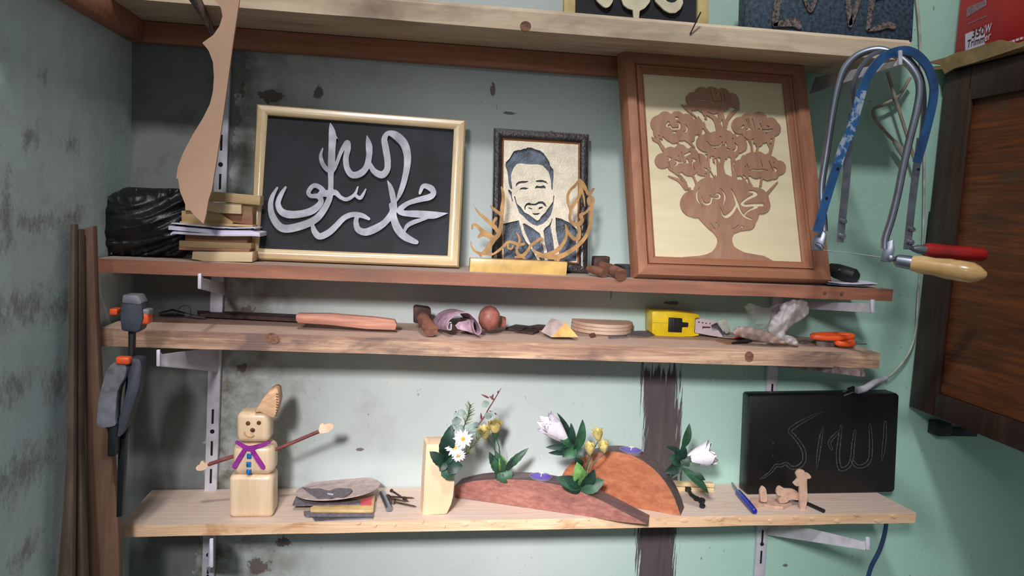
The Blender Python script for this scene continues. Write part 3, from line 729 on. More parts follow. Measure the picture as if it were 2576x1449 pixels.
# --- calligraphy stand
yst = -.128
r = thing('script_stand', 'golden brown cut-out script standing on a varnished block before the portrait', 'ornament', tuple(at(1300, 690, yst)))
Z4 = Z(1170, 440, 5.574)
fq = Z4([(75, 1168), (1437, 1224), (1420, 1426), (62, 1366)])
PB = YP(yst)
mk('block', slab(fq, PB, .026), M['gold_block'], r, bevel=.0012)
PC = YP(yst+.013)
c = Cut(1178, 440, 1505, 670, 2)
for s_ in ([(135, 450, 6), (190, 530, 28), (270, 600, 45), (350, 670, 50), (430, 740, 45), (440, 790, 40)],
           [(510, 170, 18), (530, 250, 40), (535, 350, 48), (520, 470, 58), (512, 600, 50), (500, 720, 56), (470, 830, 60), (420, 890, 60)],
           [(360, 430, 16), (400, 480, 40), (470, 530, 40), (500, 560, 40)],
           [(100, 760, 16), (112, 700, 36), (170, 715, 45), (240, 785, 60), (330, 850, 80), (400, 900, 64), (350, 980, 70), (310, 1060, 80), (260, 1092, 50)],
           [(80, 925, 6), (92, 1000, 20), (130, 1060, 30), (190, 1095, 36), (260, 1105, 40), (380, 1110, 30)],
           [(195, 870, 40), (240, 830, 60), (290, 850, 50)],
           [(430, 610, 44), (398, 660, 36), (388, 720, 34), (430, 770, 30)],
           [(360, 1130, 16), (450, 1075, 32), (530, 1010, 36), (600, 940, 34), (680, 950, 40), (750, 975, 40), (820, 970, 36)],
           [(718, 805, 12), (750, 860, 28), (762, 920, 32), (748, 980, 40), (722, 1040, 30), (740, 1110, 45), (800, 1135, 50), (870, 1070, 38), (920, 990, 40), (990, 940, 36), (1060, 892, 34), (1090, 920, 30), (1060, 950, 26)],
           [(600, 960, 26), (598, 1020, 26), (650, 1035, 24), (668, 990, 22)],
           [(940, 1030, 8), (1010, 1090, 36), (1100, 1125, 50), (1200, 1105, 60), (1300, 1050, 56), (1380, 950, 42), (1420, 850, 36), (1410, 715, 16)],
           [(1410, 700, 16), (1440, 790, 34), (1510, 885, 50), (1585, 890, 50), (1602, 800, 42), (1590, 720, 40)],
           [(1020, 1130, 36), (1150, 1150, 50), (1300, 1150, 70), (1430, 1095, 62), (1560, 1005, 56), (1680, 880, 50), (1748, 720, 44), (1760, 560, 44), (1775, 430, 44), (1795, 335, 38), (1740, 325, 46), (1735, 395, 46), (1770, 430, 36)],
           [(1600, 52, 8), (1560, 130, 36), (1480, 210, 34), (1440, 290, 34), (1450, 400, 34), (1480, 500, 34), (1468, 600, 34), (1510, 685, 45), (1590, 692, 60), (1640, 640, 50), (1622, 565, 46), (1700, 520, 34), (1750, 460, 34)],
           [(1600, 55, 16), (1650, 130, 56), (1700, 220, 40), (1735, 270, 46), (1802, 195, 28)],
           [(1622, 100, 60), (1612, 230, 50), (1590, 320, 40), (1540, 400, 40), (1480, 480, 34)],
           [(1625, 200, 44), (1660, 300, 26), (1680, 440, 8)],
           [(700, 1150, 24), (800, 1150, 30), (830, 1170, 20)], [(1290, 1150, 50), (1300, 1185, 50)], [(200, 1100, 36), (220, 1140, 30)]):
    c.stroke(Z4(s_))
mk('script', c.plate(PC, .004, .002), M['gold_mdf'], r, smooth=False)
# --- tree picture
PT = plane3((1596, 697, -.142), (2094, 712, -.142), (1560, 126, -.058))
r = thing('framed_tree_picture', 'large leaning redwood frame with a brown family tree cut-out on pale panel', 'picture frame', tuple(PT.pt(1845, 707)))
T0 = Z(1540, 100, 2.3)
to = T0([(48, 60), (1110, 150), (1272, 1408), (130, 1376)]); ti = T0([(180, 192), (990, 248), (1102, 1285), (250, 1252)])
tm = [(o_[0]*.36+i_[0]*.64, o_[1]*.36+i_[1]*.64) for o_, i_ in zip(to, ti)]
frame_bars(r, PT, to, tm, .018, M['redwood'], M['redwood_v'], .010, 'frame_bar', ((0, -.6), (.06, .2), (.2, .9), (.5, 1), (.85, .85), (1, .3)))
frame_bars(r, PT, tm, ti, .010, M['redwood'], M['redwood_v'], .006, 'inner_moulding', ((0, .2), (.1, .75), (.35, .75), (.4, .3), (.7, .3), (.8, 0), (1, -.2)))
mk('backing_panel', slab([(ti[0][0]-4, ti[0][1]-4), (ti[1][0]+4, ti[1][1]-4), (ti[2][0]+4, ti[2][1]+4), (ti[3][0]-4, ti[3][1]+4)], PT, .003, -.005), M['ply'], r)
c = Cut(1630, 205, 1990, 670, 2.4)
for (x, y, rr) in [(470, 340, 40), (520, 312, 42), (578, 312, 44), (640, 318, 42), (695, 345, 40), (715, 365, 26), (540, 362, 56), (640, 362, 50), (480, 372, 34), (590, 385, 40),
                   (275, 482, 50), (308, 455, 44), (378, 455, 45), (430, 470, 46), (490, 505, 50), (400, 520, 62), (320, 525, 58), (450, 550, 40), (280, 530, 40), (360, 560, 36),
                   (745, 492, 50), (790, 472, 50), (850, 470, 56), (918, 492, 46), (938, 512, 42), (870, 540, 52), (800, 528, 46), (905, 560, 40), (850, 585, 30),
                   (540, 592, 50), (600, 575, 48), (660, 565, 48), (720, 590, 50), (742, 608, 44), (640, 630, 50), (560, 625, 38), (700, 640, 40), (640, 668, 34), (590, 650, 34),
                   (295, 697, 45), (340, 660, 44), (400, 645, 42), (450, 675, 56), (505, 700, 46), (390, 705, 60), (450, 735, 50), (525, 735, 40), (360, 725, 36),
                   (760, 715, 50), (815, 692, 48), (870, 690, 48), (918, 722, 52), (968, 738, 42), (840, 750, 50), (905, 770, 42), (785, 745, 42), (940, 775, 30),
                   (475, 945, 78), (560, 880, 86), (650, 850, 74), (740, 880, 86), (835, 930, 78), (870, 955, 50), (640, 960, 128), (565, 985, 70), (770, 1000, 84), (700, 1050, 60), (640, 1050, 60), (790, 1055, 44), (490, 960, 68)]:
    c.disc(*[a for p in T0([(x, y, rr)]) for a in p])
for s_ in ([(405, 372, 6), (440, 400, 16), (500, 450, 18), (545, 520, 20), (580, 560, 20)], [(520, 400, 12), (545, 450, 14), (535, 500, 14)], [(540, 420, 12), (600, 455, 26), (630, 540, 40)], [(625, 390, 34), (640, 470, 36), (650, 540, 40)],
           [(735, 395, 10), (690, 430, 22), (655, 500, 26)], [(720, 370, 30), (735, 400, 12)], [(455, 395, 24), (430, 380, 14)],
           [(235, 562, 8), (270, 585, 14), (300, 630, 22)], [(238, 575, 6), (275, 590, 14)], [(250, 545, 10), (280, 590, 12)], [(375, 570, 12), (395, 620, 14)], [(400, 545, 12), (450, 590, 14), (480, 620, 10)],
           [(560, 660, 14), (560, 790, 18)], [(625, 670, 40), (640, 800, 50)], [(700, 660, 26), (715, 800, 28)], [(590, 680, 10), (600, 760, 12)], [(720, 540, 8), (760, 560, 10), (800, 590, 10)],
           [(800, 560, 14), (815, 640, 14), (815, 680, 14)], [(850, 600, 12), (838, 670, 14)], [(940, 560, 14), (930, 610, 16), (910, 680, 18)], [(905, 600, 12), (925, 630, 12)],
           [(330, 786, 6), (390, 812, 16), (430, 860, 18)], [(350, 750, 14), (400, 790, 16), (450, 860, 20)], [(455, 770, 10), (480, 800, 12), (500, 860, 16)], [(500, 770, 12), (560, 790, 20)],
           [(780, 780, 14), (800, 830, 16), (830, 870, 20)], [(960, 822, 8), (925, 860, 14), (890, 900, 20)], [(920, 790, 12), (900, 850, 16)], [(870, 800, 12), (860, 860, 14)],
           [(560, 730, 14), (600, 790, 16)], [(740, 760, 30), (750, 810, 30)]):
    c.stroke(T0(s_))
T3 = Z(1640, 520, 7.155)
c.poly(T3([(850, 200), (1020, 380), (1130, 470), (1190, 560), (1195, 640), (1165, 720), (1100, 800), (1000, 850), (850, 880), (560, 900), (520, 915), (1200, 955), (2190, 985), (2180, 960), (2030, 880), (1850, 850), (1680, 820), (1560, 760), (1490, 710), (1460, 630), (1455, 550), (1480, 480), (1600, 430), (1750, 410), (1830, 360), (1870, 280), (1700, 0), (1000, 0)]))
T1, T2 = Z(1630, 190, 6.9), Z(1630, 360, 6.9)
for pg in ([(980, 740), (1060, 760), (1140, 840), (1170, 950), (1080, 930), (1000, 830)], [(1300, 740), (1330, 910), (1260, 820)], [(1575, 670), (1450, 740), (1420, 960), (1372, 930), (1410, 770), (1480, 680)],
           [(960, 900), (1010, 960), (960, 1030), (940, 1000)], [(830, 1020), (900, 1010), (850, 1100), (838, 1180), (870, 1260), (950, 1308), (1030, 1318), (1035, 1355), (920, 1335), (850, 1280), (812, 1180)],
           [(255, 1040), (350, 1120), (450, 1180), (465, 1240), (380, 1220), (300, 1220), (270, 1130)], [(510, 1155), (600, 1145), (680, 1195), (770, 1260), (690, 1255), (620, 1190)],
           [(1520, 990), (1620, 1010), (1600, 1030), (1550, 1055)], [(1655, 1035), (1745, 1105), (1800, 1220), (1790, 1330), (1640, 1360), (1560, 1449), (1540, 1430), (1600, 1350), (1715, 1280), (1752, 1180), (1720, 1110)],
           [(1860, 1150), (1885, 1200), (1870, 1330), (1843, 1320)], [(2065, 1140), (2120, 1250), (2060, 1370), (1925, 1290), (2000, 1230)], [(2150, 1080), (2180, 1090), (2150, 1150), (2128, 1120)],
           [(170, 1015), (210, 1030), (210, 1065)], [(930, 640), (1000, 700), (990, 760), (950, 700)], [(760, 620), (870, 610), (880, 700), (885, 740), (840, 690)], [(1350, 660), (1385, 660), (1370, 720)]):
    c.poly(T1(pg), False)
for pg in ([(1350, 260), (1400, 300), (1435, 420), (1420, 565), (1350, 510), (1325, 400)], [(1160, 320), (1190, 400), (1195, 530), (1155, 565), (1100, 460), (1110, 370)], [(1215, 235), (1270, 250), (1270, 360), (1225, 290)],
           [(660, 560), (720, 560), (795, 650), (785, 765), (710, 765), (680, 660)], [(825, 550), (1000, 560), (1010, 590), (900, 590), (840, 635)], [(512, 540), (580, 565), (605, 620)],
           [(1560, 570), (1620, 555), (1665, 600), (1650, 630), (1560, 630)], [(1740, 590), (1775, 730), (1695, 630)], [(1850, 680), (1920, 655), (1935, 690), (1870, 760), (1828, 750)],
           [(2110, 630), (2150, 650), (2110, 780), (2055, 825), (1925, 752), (2040, 740)], [(1640, 190), (1730, 150), (1800, 150), (1650, 200), (1622, 270), (1530, 300), (1502, 380), (1512, 480), (1488, 475), (1492, 330), (1560, 230)],
           [(980, 410), (1040, 440), (1050, 490), (1000, 460)], [(1100, 215), (1165, 220), (1160, 250), (1110, 255)], [(1420, 225), (1460, 260), (1445, 310)]):
    c.poly(T2(pg), False)
for s_ in ([(365, 800, 26), (332, 850, 26), (370, 875, 22), (395, 850, 14)], [(385, 850, 16), (430, 905, 26), (500, 908, 30), (555, 900, 26), (560, 830, 26), (520, 800, 20)], [(500, 728, 34), (520, 728, 34)], [(455, 972, 30), (485, 975, 30)], [(665, 840, 8), (690, 900, 18), (672, 958, 24), (625, 952, 10)],
           [(1638, 895, 24), (1668, 862, 22), (1660, 900, 14)], [(1712, 740, 8), (1762, 905, 14)], [(1750, 738, 8), (1785, 900, 12)], [(1730, 930, 26), (1790, 915, 26)], [(1822, 742, 10), (1862, 930, 14)], [(1955, 820, 8), (1978, 905, 14), (1930, 930, 20)], [(2000, 935, 20), (2100, 942, 24), (2168, 922, 16)], [(2085, 870, 20), (2110, 880, 18)], [(2070, 995, 20)],
           [(1032, 1130, 10), (1080, 1200, 16), (1160, 1222, 22), (1260, 1205, 20), (1300, 1140, 10)], [(1300, 1210, 16), (1368, 1202, 20), (1362, 1150, 10)], [(1270, 1055, 22)], [(1175, 1270, 24)], [(1482, 1085, 20)], [(1390, 1268, 24), (1420, 1275, 20)], [(1520, 1160, 10), (1560, 1222, 22), (1522, 1290, 30), (1478, 1290, 12)],
           [(1090, 250, 8), (1140, 430, 9)], [(1265, 290, 8), (1290, 410, 9)], [(1325, 290, 8), (1352, 450, 9)], [(905, 480, 10), (930, 420, 16), (1000, 412, 12), (1080, 410, 12)], [(1150, 440, 8), (1290, 440, 12)], [(1200, 295, 14)], [(1230, 370, 14)]):
    c.stroke(T1(s_), False, 1.45)
for s_ in ([(892, 185, 8), (915, 370, 10)], [(780, 262, 22), (828, 290, 28), (782, 322, 22), (800, 380, 10), (825, 460, 7)], [(655, 200, 38), (735, 160, 38)], [(685, 270, 22), (698, 322, 30), (652, 332, 16)], [(590, 140, 9), (612, 310, 12)], [(482, 290, 22), (540, 322, 30), (622, 322, 20)], [(520, 350, 28), (468, 388, 18)], [(540, 220, 24)],
           [(350, 232, 16), (402, 260, 26), (355, 292, 20)], [(362, 300, 7), (396, 430, 7)],
           [(1700, 402, 24)], [(1730, 350, 8), (1748, 430, 12)], [(1780, 470, 16), (1850, 450, 24), (1900, 462, 20), (1960, 460, 26), (2020, 452, 20), (2088, 470, 18)], [(1970, 290, 8), (2002, 400, 10)], [(2112, 300, 8), (2180, 462, 12)], [(2200, 420, 24), (2238, 450, 28), (2218, 490, 20)], [(2195, 330, 16)],
           [(905, 760, 6), (862, 850, 22), (872, 980, 24), (960, 1095, 6)], [(1262, 770, 6), (1330, 860, 22), (1348, 950, 24), (1318, 1075, 12)],
           [(1080, 900, 10), (1130, 940, 18), (1228, 950, 30), (1262, 900, 30), (1210, 870, 26), (1155, 900, 10)], [(1120, 950, 24), (1100, 1020, 30), (1040, 1052, 36), (970, 1020, 18), (942, 920, 8)],
           [(1455, 780, 8), (1510, 900, 24), (1560, 1040, 40), (1620, 1180, 30), (1700, 1270, 32), (1808, 1312, 28)], [(1550, 1060, 40), (1480, 1180, 50), (1380, 1262, 50), (1312, 1240, 22), (1270, 1110, 6)],
           [(1770, 830, 30), (1850, 842, 42), (1888, 880, 46), (1800, 922, 45), (1700, 982, 36), (1645, 1040, 42), (1700, 1072, 42), (1850, 1062, 45), (1998, 1062, 46)], [(1900, 1100, 40), (1780, 1150, 30), (1712, 1200, 26), (1690, 1245, 18)]):
    c.stroke(T2(s_), False, 1.3)
for s_ in ([(1060, 300, 22), (1150, 400, 10)], [(1165, 290, 24), (1215, 350, 18)], [(1440, 395, 24), (1500, 380, 6), (1572, 318, 14)], [(1620, 350, 34), (1645, 355, 34)]):
    c.stroke(T3(s_), False)
mk('tree_cutout', c.plate(PT, .0022, -.0024, .12), M['tree'], r, smooth=False)
# ------------------------------------------------------------------ signs on the top shelf
ysg = -.09
PZ = YP(ysg)
r = thing('framed_sign', 'pale framed dark sign with cream letters on the highest shelf', 'sign', tuple(at(1600, 60, ysg)))
for x0, x1, dy in ((1418.5, 1447, 0), (1755, 1783, 24)):
    mk('frame_bar', slab([(x0+2, -90), (x1+2, -88), (x1, 62), (x0, 60)], YP(ysg-.004), .012), M['yellow_frame'], r, bevel=.001)
mk('backing_panel', slab([(1440, -90), (1760, -75), (1757, 75), (1440, 75)], PZ, .004, -.004), M['slate'], r)
ZT = Z(1380, 0, 4.155)
c = Cut(1440, -70, 1760, 60, 2)
c.poly(ZT([(440, -250), (470, -60), (490, 0), (530, 45), (580, 82), (620, 80), (655, 40), (668, -20), (640, -140), (600, -250)]), smooth=True)
c.poly(ZT([(760, -200), (750, -20), (775, 55), (820, 92), (875, 110), (885, 215), (935, 215), (945, 120), (1000, 90), (1050, 30), (1062, -30), (1050, -200)]))
c.poly(ZT([(885, -60), (895, 4), (930, 0), (950, 8), (985, -6), (975, -70)]), False)
c.poly(ZT([(1080, -60), (1110, 20), (1150, 60), (1200, 110), (1260, 140), (1320, 140), (1370, 100), (1398, 40), (1390, -40), (1350, -80), (1345, 0), (1310, 30), (1270, 35), (1230, 20), (1200, -20), (1150, -100)]))
mk('lettering', c.plate(PZ, .005, .004), M['cream'], r, smooth=False)
yl = -.105
r = thing('letter_board', 'blue grey hammered slab with glossy raised letters on the highest shelf', 'sign', tuple(at(2080, 90, yl)))
mk('slab', slab([(1878, -90), (2305, -60), (2296, 106), (1873, 80)], YP(yl), .03), M['bluegrey'], r, bevel=.003)
ZL = Z(1850, 0, 3.548)
for s_ in ([(395, -200, 66), (375, 0, 66), (352, 150, 62), (345, 225, 50)], [(345, 225, 30), (430, 210, 62), (520, 205, 76), (560, 240, 50)], [(560, -100, 34), (620, 20, 34), (660, 100, 30), (700, 20, 34), (730, -60, 34)],
           [(985, -120, 46), (1000, 60, 46), (1015, 210, 42)], [(1015, 230, 36), (1060, 100, 44), (1110, -60, 46)], [(1235, -100, 46), (1200, 80, 46), (1175, 260, 36)], [(1175, 275, 18), (1260, 255, 46), (1340, 225, 56), (1400, 240, 50)], [(1230, -20, 36), (1340, -40, 36)]):
    c = Cut(1860, -70, 2296, 100, 2); c.stroke(ZL(s_)); mk('letter_stroke', c.plate(YP(yl), .005, .004), M['hammered'], r)
mk('nail', tube([at(1736, 86, S1.Yf-.001), at(1763, 30, S1.Yf-.018)], .0011, 6), M['rust'], label='bent nail sticking out of the highest shelf edge', cat='nail')
# screws poking out below the reddish shelf
for (px, py) in ((1104, 718), (1538, 736)):
    o = mk('screw', lathe(at(px, py-6, -.10), (0, .0, -1), [(0, .0016), (.012, .0014), (.016, .0003)], 8), M['steel'])
    o['category'] = 'screw'; o['label'] = 'screw tip under the reddish shelf below the '+('framed charcoal sign' if px < 1200 else 'tree picture')
# ------------------------------------------------------------------ hanging bow-shaped MDF
zb1, zb2 = Z(0, 0, 2.8985), Z(0, 450, 2.8985)
bow = zb1([(1752, -150), (1745, 0), (1700, 300), (1660, 600), (1605, 1000), (1545, 1380)])+zb2([(1520, 150), (1502, 260), (1484, 328), (1420, 268), (1352, 190), (1312, 90), (1298, 0)])+zb1([(1285, 1300), (1297, 1215), (1335, 1115), (1400, 990), (1480, 860), (1530, 760), (1552, 670), (1560, 560), (1552, 450), (1522, 370), (1475, 312), (1555, 255), (1600, 190), (1622, 120), (1612, 60), (1565, 0), (1500, -60), (1520, -150)])
c = Cut(430, -60, 620, 570, 2); c.poly(bow)
mk('wooden_bow_cutout', c.plate(YP(-.205), .005, 0), M['mdf'], smooth=False, label='tan bow-shaped board hanging in front of the upper shelves', cat='cutout')
# ------------------------------------------------------------------ black bag, offcuts, papers
bagp = [(238, 640), (236, 560), (246, 520), (262, 497), (300, 480), (320, 471), (400, 474), (455, 476), (475, 510), (470, 560), (468, 650), (330, 646)]
bagp = [(x, min(y, 645)) for x, y in bagp]
yb_ = S2.Y(330, 648)
mk('black_plastic_bag', puffy(bagp, -.075, .045, .008, 34, 4, .04, .42, 3, True, (.35, 7, 52)), M['bag_black'], ang=180, label='crumpled black plastic bag bundle at the left end of reddish shelf', cat='bag')
def offcut(label, pix, Yf, dep, mat):
    mk('wood_offcut', slab(pix, YP(Yf), dep), mat, label=label, cat='offcut', bevel=.0008, group='offcuts stacked beside the framed charcoal sign')
ZO = Z(420, 460, 6.588)
offcut('thick pale offcut at the bottom of the block stack', ZO([(425, 1140), (1420, 1150), (1412, 1312), (610, 1300), (410, 1262)]), -.128, .05, M['offcut_pale'])
offcut('long thin amber offcut just above the bottom block', ZO([(195, 1072), (1370, 1098), (1370, 1145), (195, 1112)]), -.12, .05, M['offcut_dark'])
offcut('short orange offcut second from the bottom of stack', ZO([(200, 955), (1400, 1000), (1390, 1098), (200, 1070)]), -.116, .05, M['offcut'])
offcut('reddish brown offcut directly under the folded papers', ZO([(300, 860), (1330, 880), (1330, 1000), (300, 955)]), -.112, .05, M['offcut_dark'])
offcut('flat offcut directly above the folded papers', ZO([(210, 635), (1420, 700), (1420, 735), (210, 690)]), -.118, .05, M['offcut'])
offcut('wide offcut behind the tip of bow-shaped board', ZO([(240, 460), (700, 470), (870, 500), (1090, 650), (1080, 700), (240, 640)]), -.11, .05, M['offcut'])
offcut('offcut wedge with sloping end right of bow tip', ZO([(880, 500), (1420, 520), (1420, 700), (1095, 660)]), -.105, .045, M['offcut_dark'])
offcut('end-grain block below the topmost offcut', ZO([(300, 320), (975, 330), (1230, 345), (1230, 518), (860, 500), (700, 470), (300, 460)]), -.115, .045, M['offcut_pale'])
offcut('dark little block right of the end-grain block', ZO([(1235, 335), (1415, 350), (1415, 525), (1235, 520)]), -.104, .04, M['offcut'])
offcut('topmost long offcut reaching over the charcoal sign frame', ZO([(690, 138), (1545, 215), (1540, 372), (960, 318), (690, 312)]), -.118, .03, M['offcut'])
def sheet(name, label, top, bot, Yf, dep, mat, cat_='paper', th=.0012, grp=None):
    """bent sheet: front edge follows pixel polyline, runs back by dep"""
    n = len(top); vs = []
    for (x, y) in top:
        p = at(x, y, Yf); vs += [p, p+V((0, dep, 0)), p+V((0, dep, -th)), p+V((0, 0, -th))]
    fs = [(4*i+a, 4*i+b, 4*i+4+b, 4*i+4+a) for i in range(n-1) for a, b in ((0, 1), (1, 2), (2, 3), (3, 0))]+[(0, 3, 2, 1), (4*n-4, 4*n-3, 4*n-2, 4*n-1)]
    return mk(name, G().add(vs, fs), mat, label=label, cat=cat_, group=grp)
sheet('folded_paper', 'top sheet of the lilac papers lying on the offcuts', ZO([(75, 662), (600, 705), (1080, 742), (1440, 735), (1460, 750)]), 0, -.132, .06, M['paper'], th=.0016)
sheet('folded_paper', 'middle sheet of the lilac papers with its corner curled', ZO([(25, 712), (400, 745), (850, 785), (1380, 790), (1540, 830)]), 0, -.134, .062, M['paper'], th=.006)
sheet('folded_paper', 'bottom sheet of the lilac papers on the offcuts', ZO([(60, 835), (100, 805), (500, 830), (900, 845), (1440, 845), (1520, 850)]), 0, -.136, .062, M['paper'], th=.0035)
# ------------------------------------------------------------------ hammers, pot, pouch on the reddish shelf
ZH = Z(1470, 620, 14.49)
r = thing('hammer', 'small hammer lying between the portrait and tree frame', 'hammer', tuple(S2.pt(1540, 695)))
h = lambda x, y, Y: at(*ZH([(x, y)])[0], Y)
mk('handle', tube([h(640, 700, -.10), h(900, 800, -.12), h(1150, 920, -.14), h(1340, 1040, -.16)], [.0075, .0088, .0098, .0108], 16), M['oldwood'], r)
mk('head', rbox((h(300, 560, -.085)+h(880, 560, -.085))/2, h(880, 560, -.085)-h(300, 560, -.085), V((0, .022, 0)), V((0, 0, .020)), .003), M['rust'], r)
mk('wooden_stick', tube([h(150, 800, -.115), h(350, 850, -.128), h(600, 930, -.142), h(740, 985, -.150)], [.0055, .007, .0078, .0075], 14), M['oldwood'], label='short wooden stick in front of the small hammer', cat='stick')
r = thing('black_tin', 'round black tin partly behind the tree frame', 'tin', tuple(at(1575, 697, -.11)))
mk('tin_body', lathe(at(1577, 698, -.095), (0, 0, 1), [(0, .022), (.018, .022)], 32), M['black'], r)
mk('tin_lid', lathe(at(1577, 698, -.095)+V((0, 0, .018)), (0, 0, 1), [(0, .0235), (.004, .0235), (.0042, .021)], 32), M['black'], r)
r = thing('black_grip_tool', 'black rounded grip lying right of the tree frame', 'tool', tuple(S2.pt(2125, 712)))
mk('grip', tube([at(2085, 675, -.09), at(2105, 682, -.10), at(2130, 690, -.115), at(2150, 695, -.125), at(2160, 697, -.13)], [.010, .0135, .014, .013, .007], 18), M['black'], r)
mk('rivet', lathe(at(2110, 679, -.118), (0, -1, .3), [(0, .002), (.002, .002)], 10), M['steel'], r)
sheet('paper_sheet', 'grey paper sheets under the black grip', [(2085, 708), (2120, 713), (2160, 714), (2208, 712)], 0, -.148, .05, M['paper'], th=.0012)
sheet('paper_sheet', 'lower dark-edged sheet at right end of the reddish shelf', [(2082, 712), (2120, 717), (2170, 719), (2205, 716)], 0, -.151, .05, M['dark_grit'], th=.0012)
# ------------------------------------------------------------------ saws
PW = plane3((2050, 620, -.240), (2235, 650, -.30), (2180, 140, -.258))
PW2 = plane3((2050, 600, -.262), (2290, 620, -.262), (2230, 140, -.278))
CZ = Z(1980, 100, 2.2635)
def flat_bar(pix, pl, w, th, off=0):
    """flat bar following a polyline in a plane, width w across the plane normal"""
    q = cat(CZ(pix), 8); P = [pl.pt(p[0], p[1], off) for p in q]; vs = []
    for i, p in enumerate(P):
        d = (P[min(i+1, len(P)-1)]-P[max(i-1, 0)]).normalized(); s = d.cross(pl.n).normalized()
        for a, b in ((-w/2, -th/2), (w/2, -th/2), (w/2, th/2), (-w/2, th/2)): vs.append(p+s*a+pl.n*b)
    n = len(P); fs = [(4*i+k, 4*i+(k+1) % 4, 4*i+4+(k+1) % 4, 4*i+4+k) for i in range(n-1) for k in range(4)]+[(3, 2, 1, 0), (4*n-4, 4*n-3, 4*n-2, 4*n-1)]
    return G().add(vs, fs)
# front saw: round chrome tube frame, beech handle
r = thing('fret_saw', 'chrome tube fretsaw with pale beech handle hanging on the bracket', 'saw', tuple(PW.pt(2150, 640)))
path = cat([(212, 1090), (206, 1000), (195, 850), (225, 640), (262, 400), (292, 260), (330, 160), (400, 90), (490, 58), (560, 62), (640, 100), (700, 150), (745, 220), (755, 300), (735, 420), (700, 560), (660, 730), (630, 880), (595, 1020), (560, 1130), (556, 1190)], 6)
mk('tube_frame', tube([PW.pt(*p) for p in CZ(path)], .0056, 14), M['chrome'], r)
mk('clamp_plate', slab(CZ([(150, 1120), (205, 1080), (225, 1110), (205, 1200), (140, 1200)]), PW, .006, .004), M['chrome'], r, bevel=.001)
mk('clamp_plate', slab(CZ([(570, 1150), (605, 1140), (612, 1200), (590, 1268), (532, 1262), (545, 1200)]), PW, .008, .004), M['chrome'], r, bevel=.001)
mk('wing_nut', tube([PW.pt(*p, .006) for p in CZ([(165, 1160), (190, 1175), (205, 1195)])], [.003, .004, .002], 8), M['chrome'], r)
mk('bolt', lathe(PW.pt(*CZ([(590, 1245)])[0], .004), PW.n, [(0, .0048), (.004, .0048), (.005, .003)], 6), M['steel'], r)
mk('blade', tube([PW.pt(*p) for p in CZ([(180, 1195), (360, 1215), (545, 1240)])], .0006, 5), M['steel'], r)
ha, hb = PW.pt(*CZ([(612, 1255)])[0]), PW.pt(*CZ([(1085, 1335)])[0])+V((0, -.02, 0))
L_ = (hb-ha).length
mk('ferrule', lathe(ha, hb-ha, [(0, .006), (.004, .0095), (.02, .0105), (.026, .0105)], 20), M['chrome'], r)
mk('neck', tube([PW.pt(*CZ([(585, 1242)])[0], .002), ha+(hb-ha).normalized()*.002], .0042, 10), M['steel'], r)
mk('handle', lathe(ha+(hb-ha).normalized()*.024, hb-ha, [(0, .0115), (.012, .0135), (.03, .013), (.05, .0155), (.058, .0150), (.060, .0155), (.08, .0152), (L_-.034, .011), (L_-.026, .005), (L_-.024, .0)], 28), M['handle'], r)
# rear blue saw with steel straps and red handle
r = thing('fret_saw', 'scuffed blue flat-frame fretsaw with red handle hanging behind', 'saw', tuple(PW2.pt(2200, 620)))
mk('blue_frame', flat_bar([(150, 1090), (200, 920), (270, 700), (340, 520), (395, 330), (440, 210), (520, 110), (620, 68), (700, 82), (770, 150), (808, 250), (808, 340), (780, 470), (740, 620), (715, 700)], PW2, .013, .0035, .010), M['blue'], r)
mk('scuffed_patch', flat_bar([(268, 710), (300, 610), (340, 520), (375, 400), (405, 290)], PW2, .0134, .0038, .0102), M['blue_worn'], r, label='scuffed silver patch')
for pix in ([(378, 420), (362, 560), (345, 800), (308, 1155)], [(770, 560), (745, 740), (720, 940), (692, 1195)]):
    mk('steel_strap', flat_bar(pix, PW2, .012, .002, -.004), M['steel'], r)
mk('inner_bow', flat_bar([(382, 420), (378, 280), (410, 180), (470, 100), (530, 70), (620, 72), (700, 110), (770, 220), (785, 380), (770, 560)], PW2, .006, .004, -.002), M['steel'], r)
for (x, y) in ((318, 1120), (708, 1155), (325, 1035), (712, 1080), (160, 1075)):
    mk('bolt', lathe(PW2.pt(*CZ([(x, y)])[0], 0), PW2.n, [(-.006, .003), (.001, .0046), (.004, .003)], 10), M['steel'], r)
for (x, y) in ((265, 735), (202, 900), (720, 738)):
    mk('screw_hole', lathe(PW2.pt(*CZ([(x, y)])[0], .0115), PW2.n, [(0, .0022), (.001, .0022)], 10), M['slot'], r)
ha, hb = PW2.pt(*CZ([(715, 1190)])[0]), PW2.pt(*CZ([(1125, 1225)])[0])
L_ = (hb-ha).length
mk('ferrule', lathe(ha, hb-ha, [(0, .004), (.008, .007), (.022, .008)], 16), M['steel'], r)
mk('neck', tube([PW2.pt(*CZ([(692, 1180)])[0]), ha+(hb-ha).normalized()*.002], .0036, 10), M['steel'], r)
mk('handle', lathe(ha+(hb-ha).normalized()*.02, hb-ha, [(0, .0095), (.01, .0115), (.04, .0105), (.07, .0115), (L_-.026, .0112), (L_-.021, .009), (L_-.02, 0)], 24), M['red'], r)
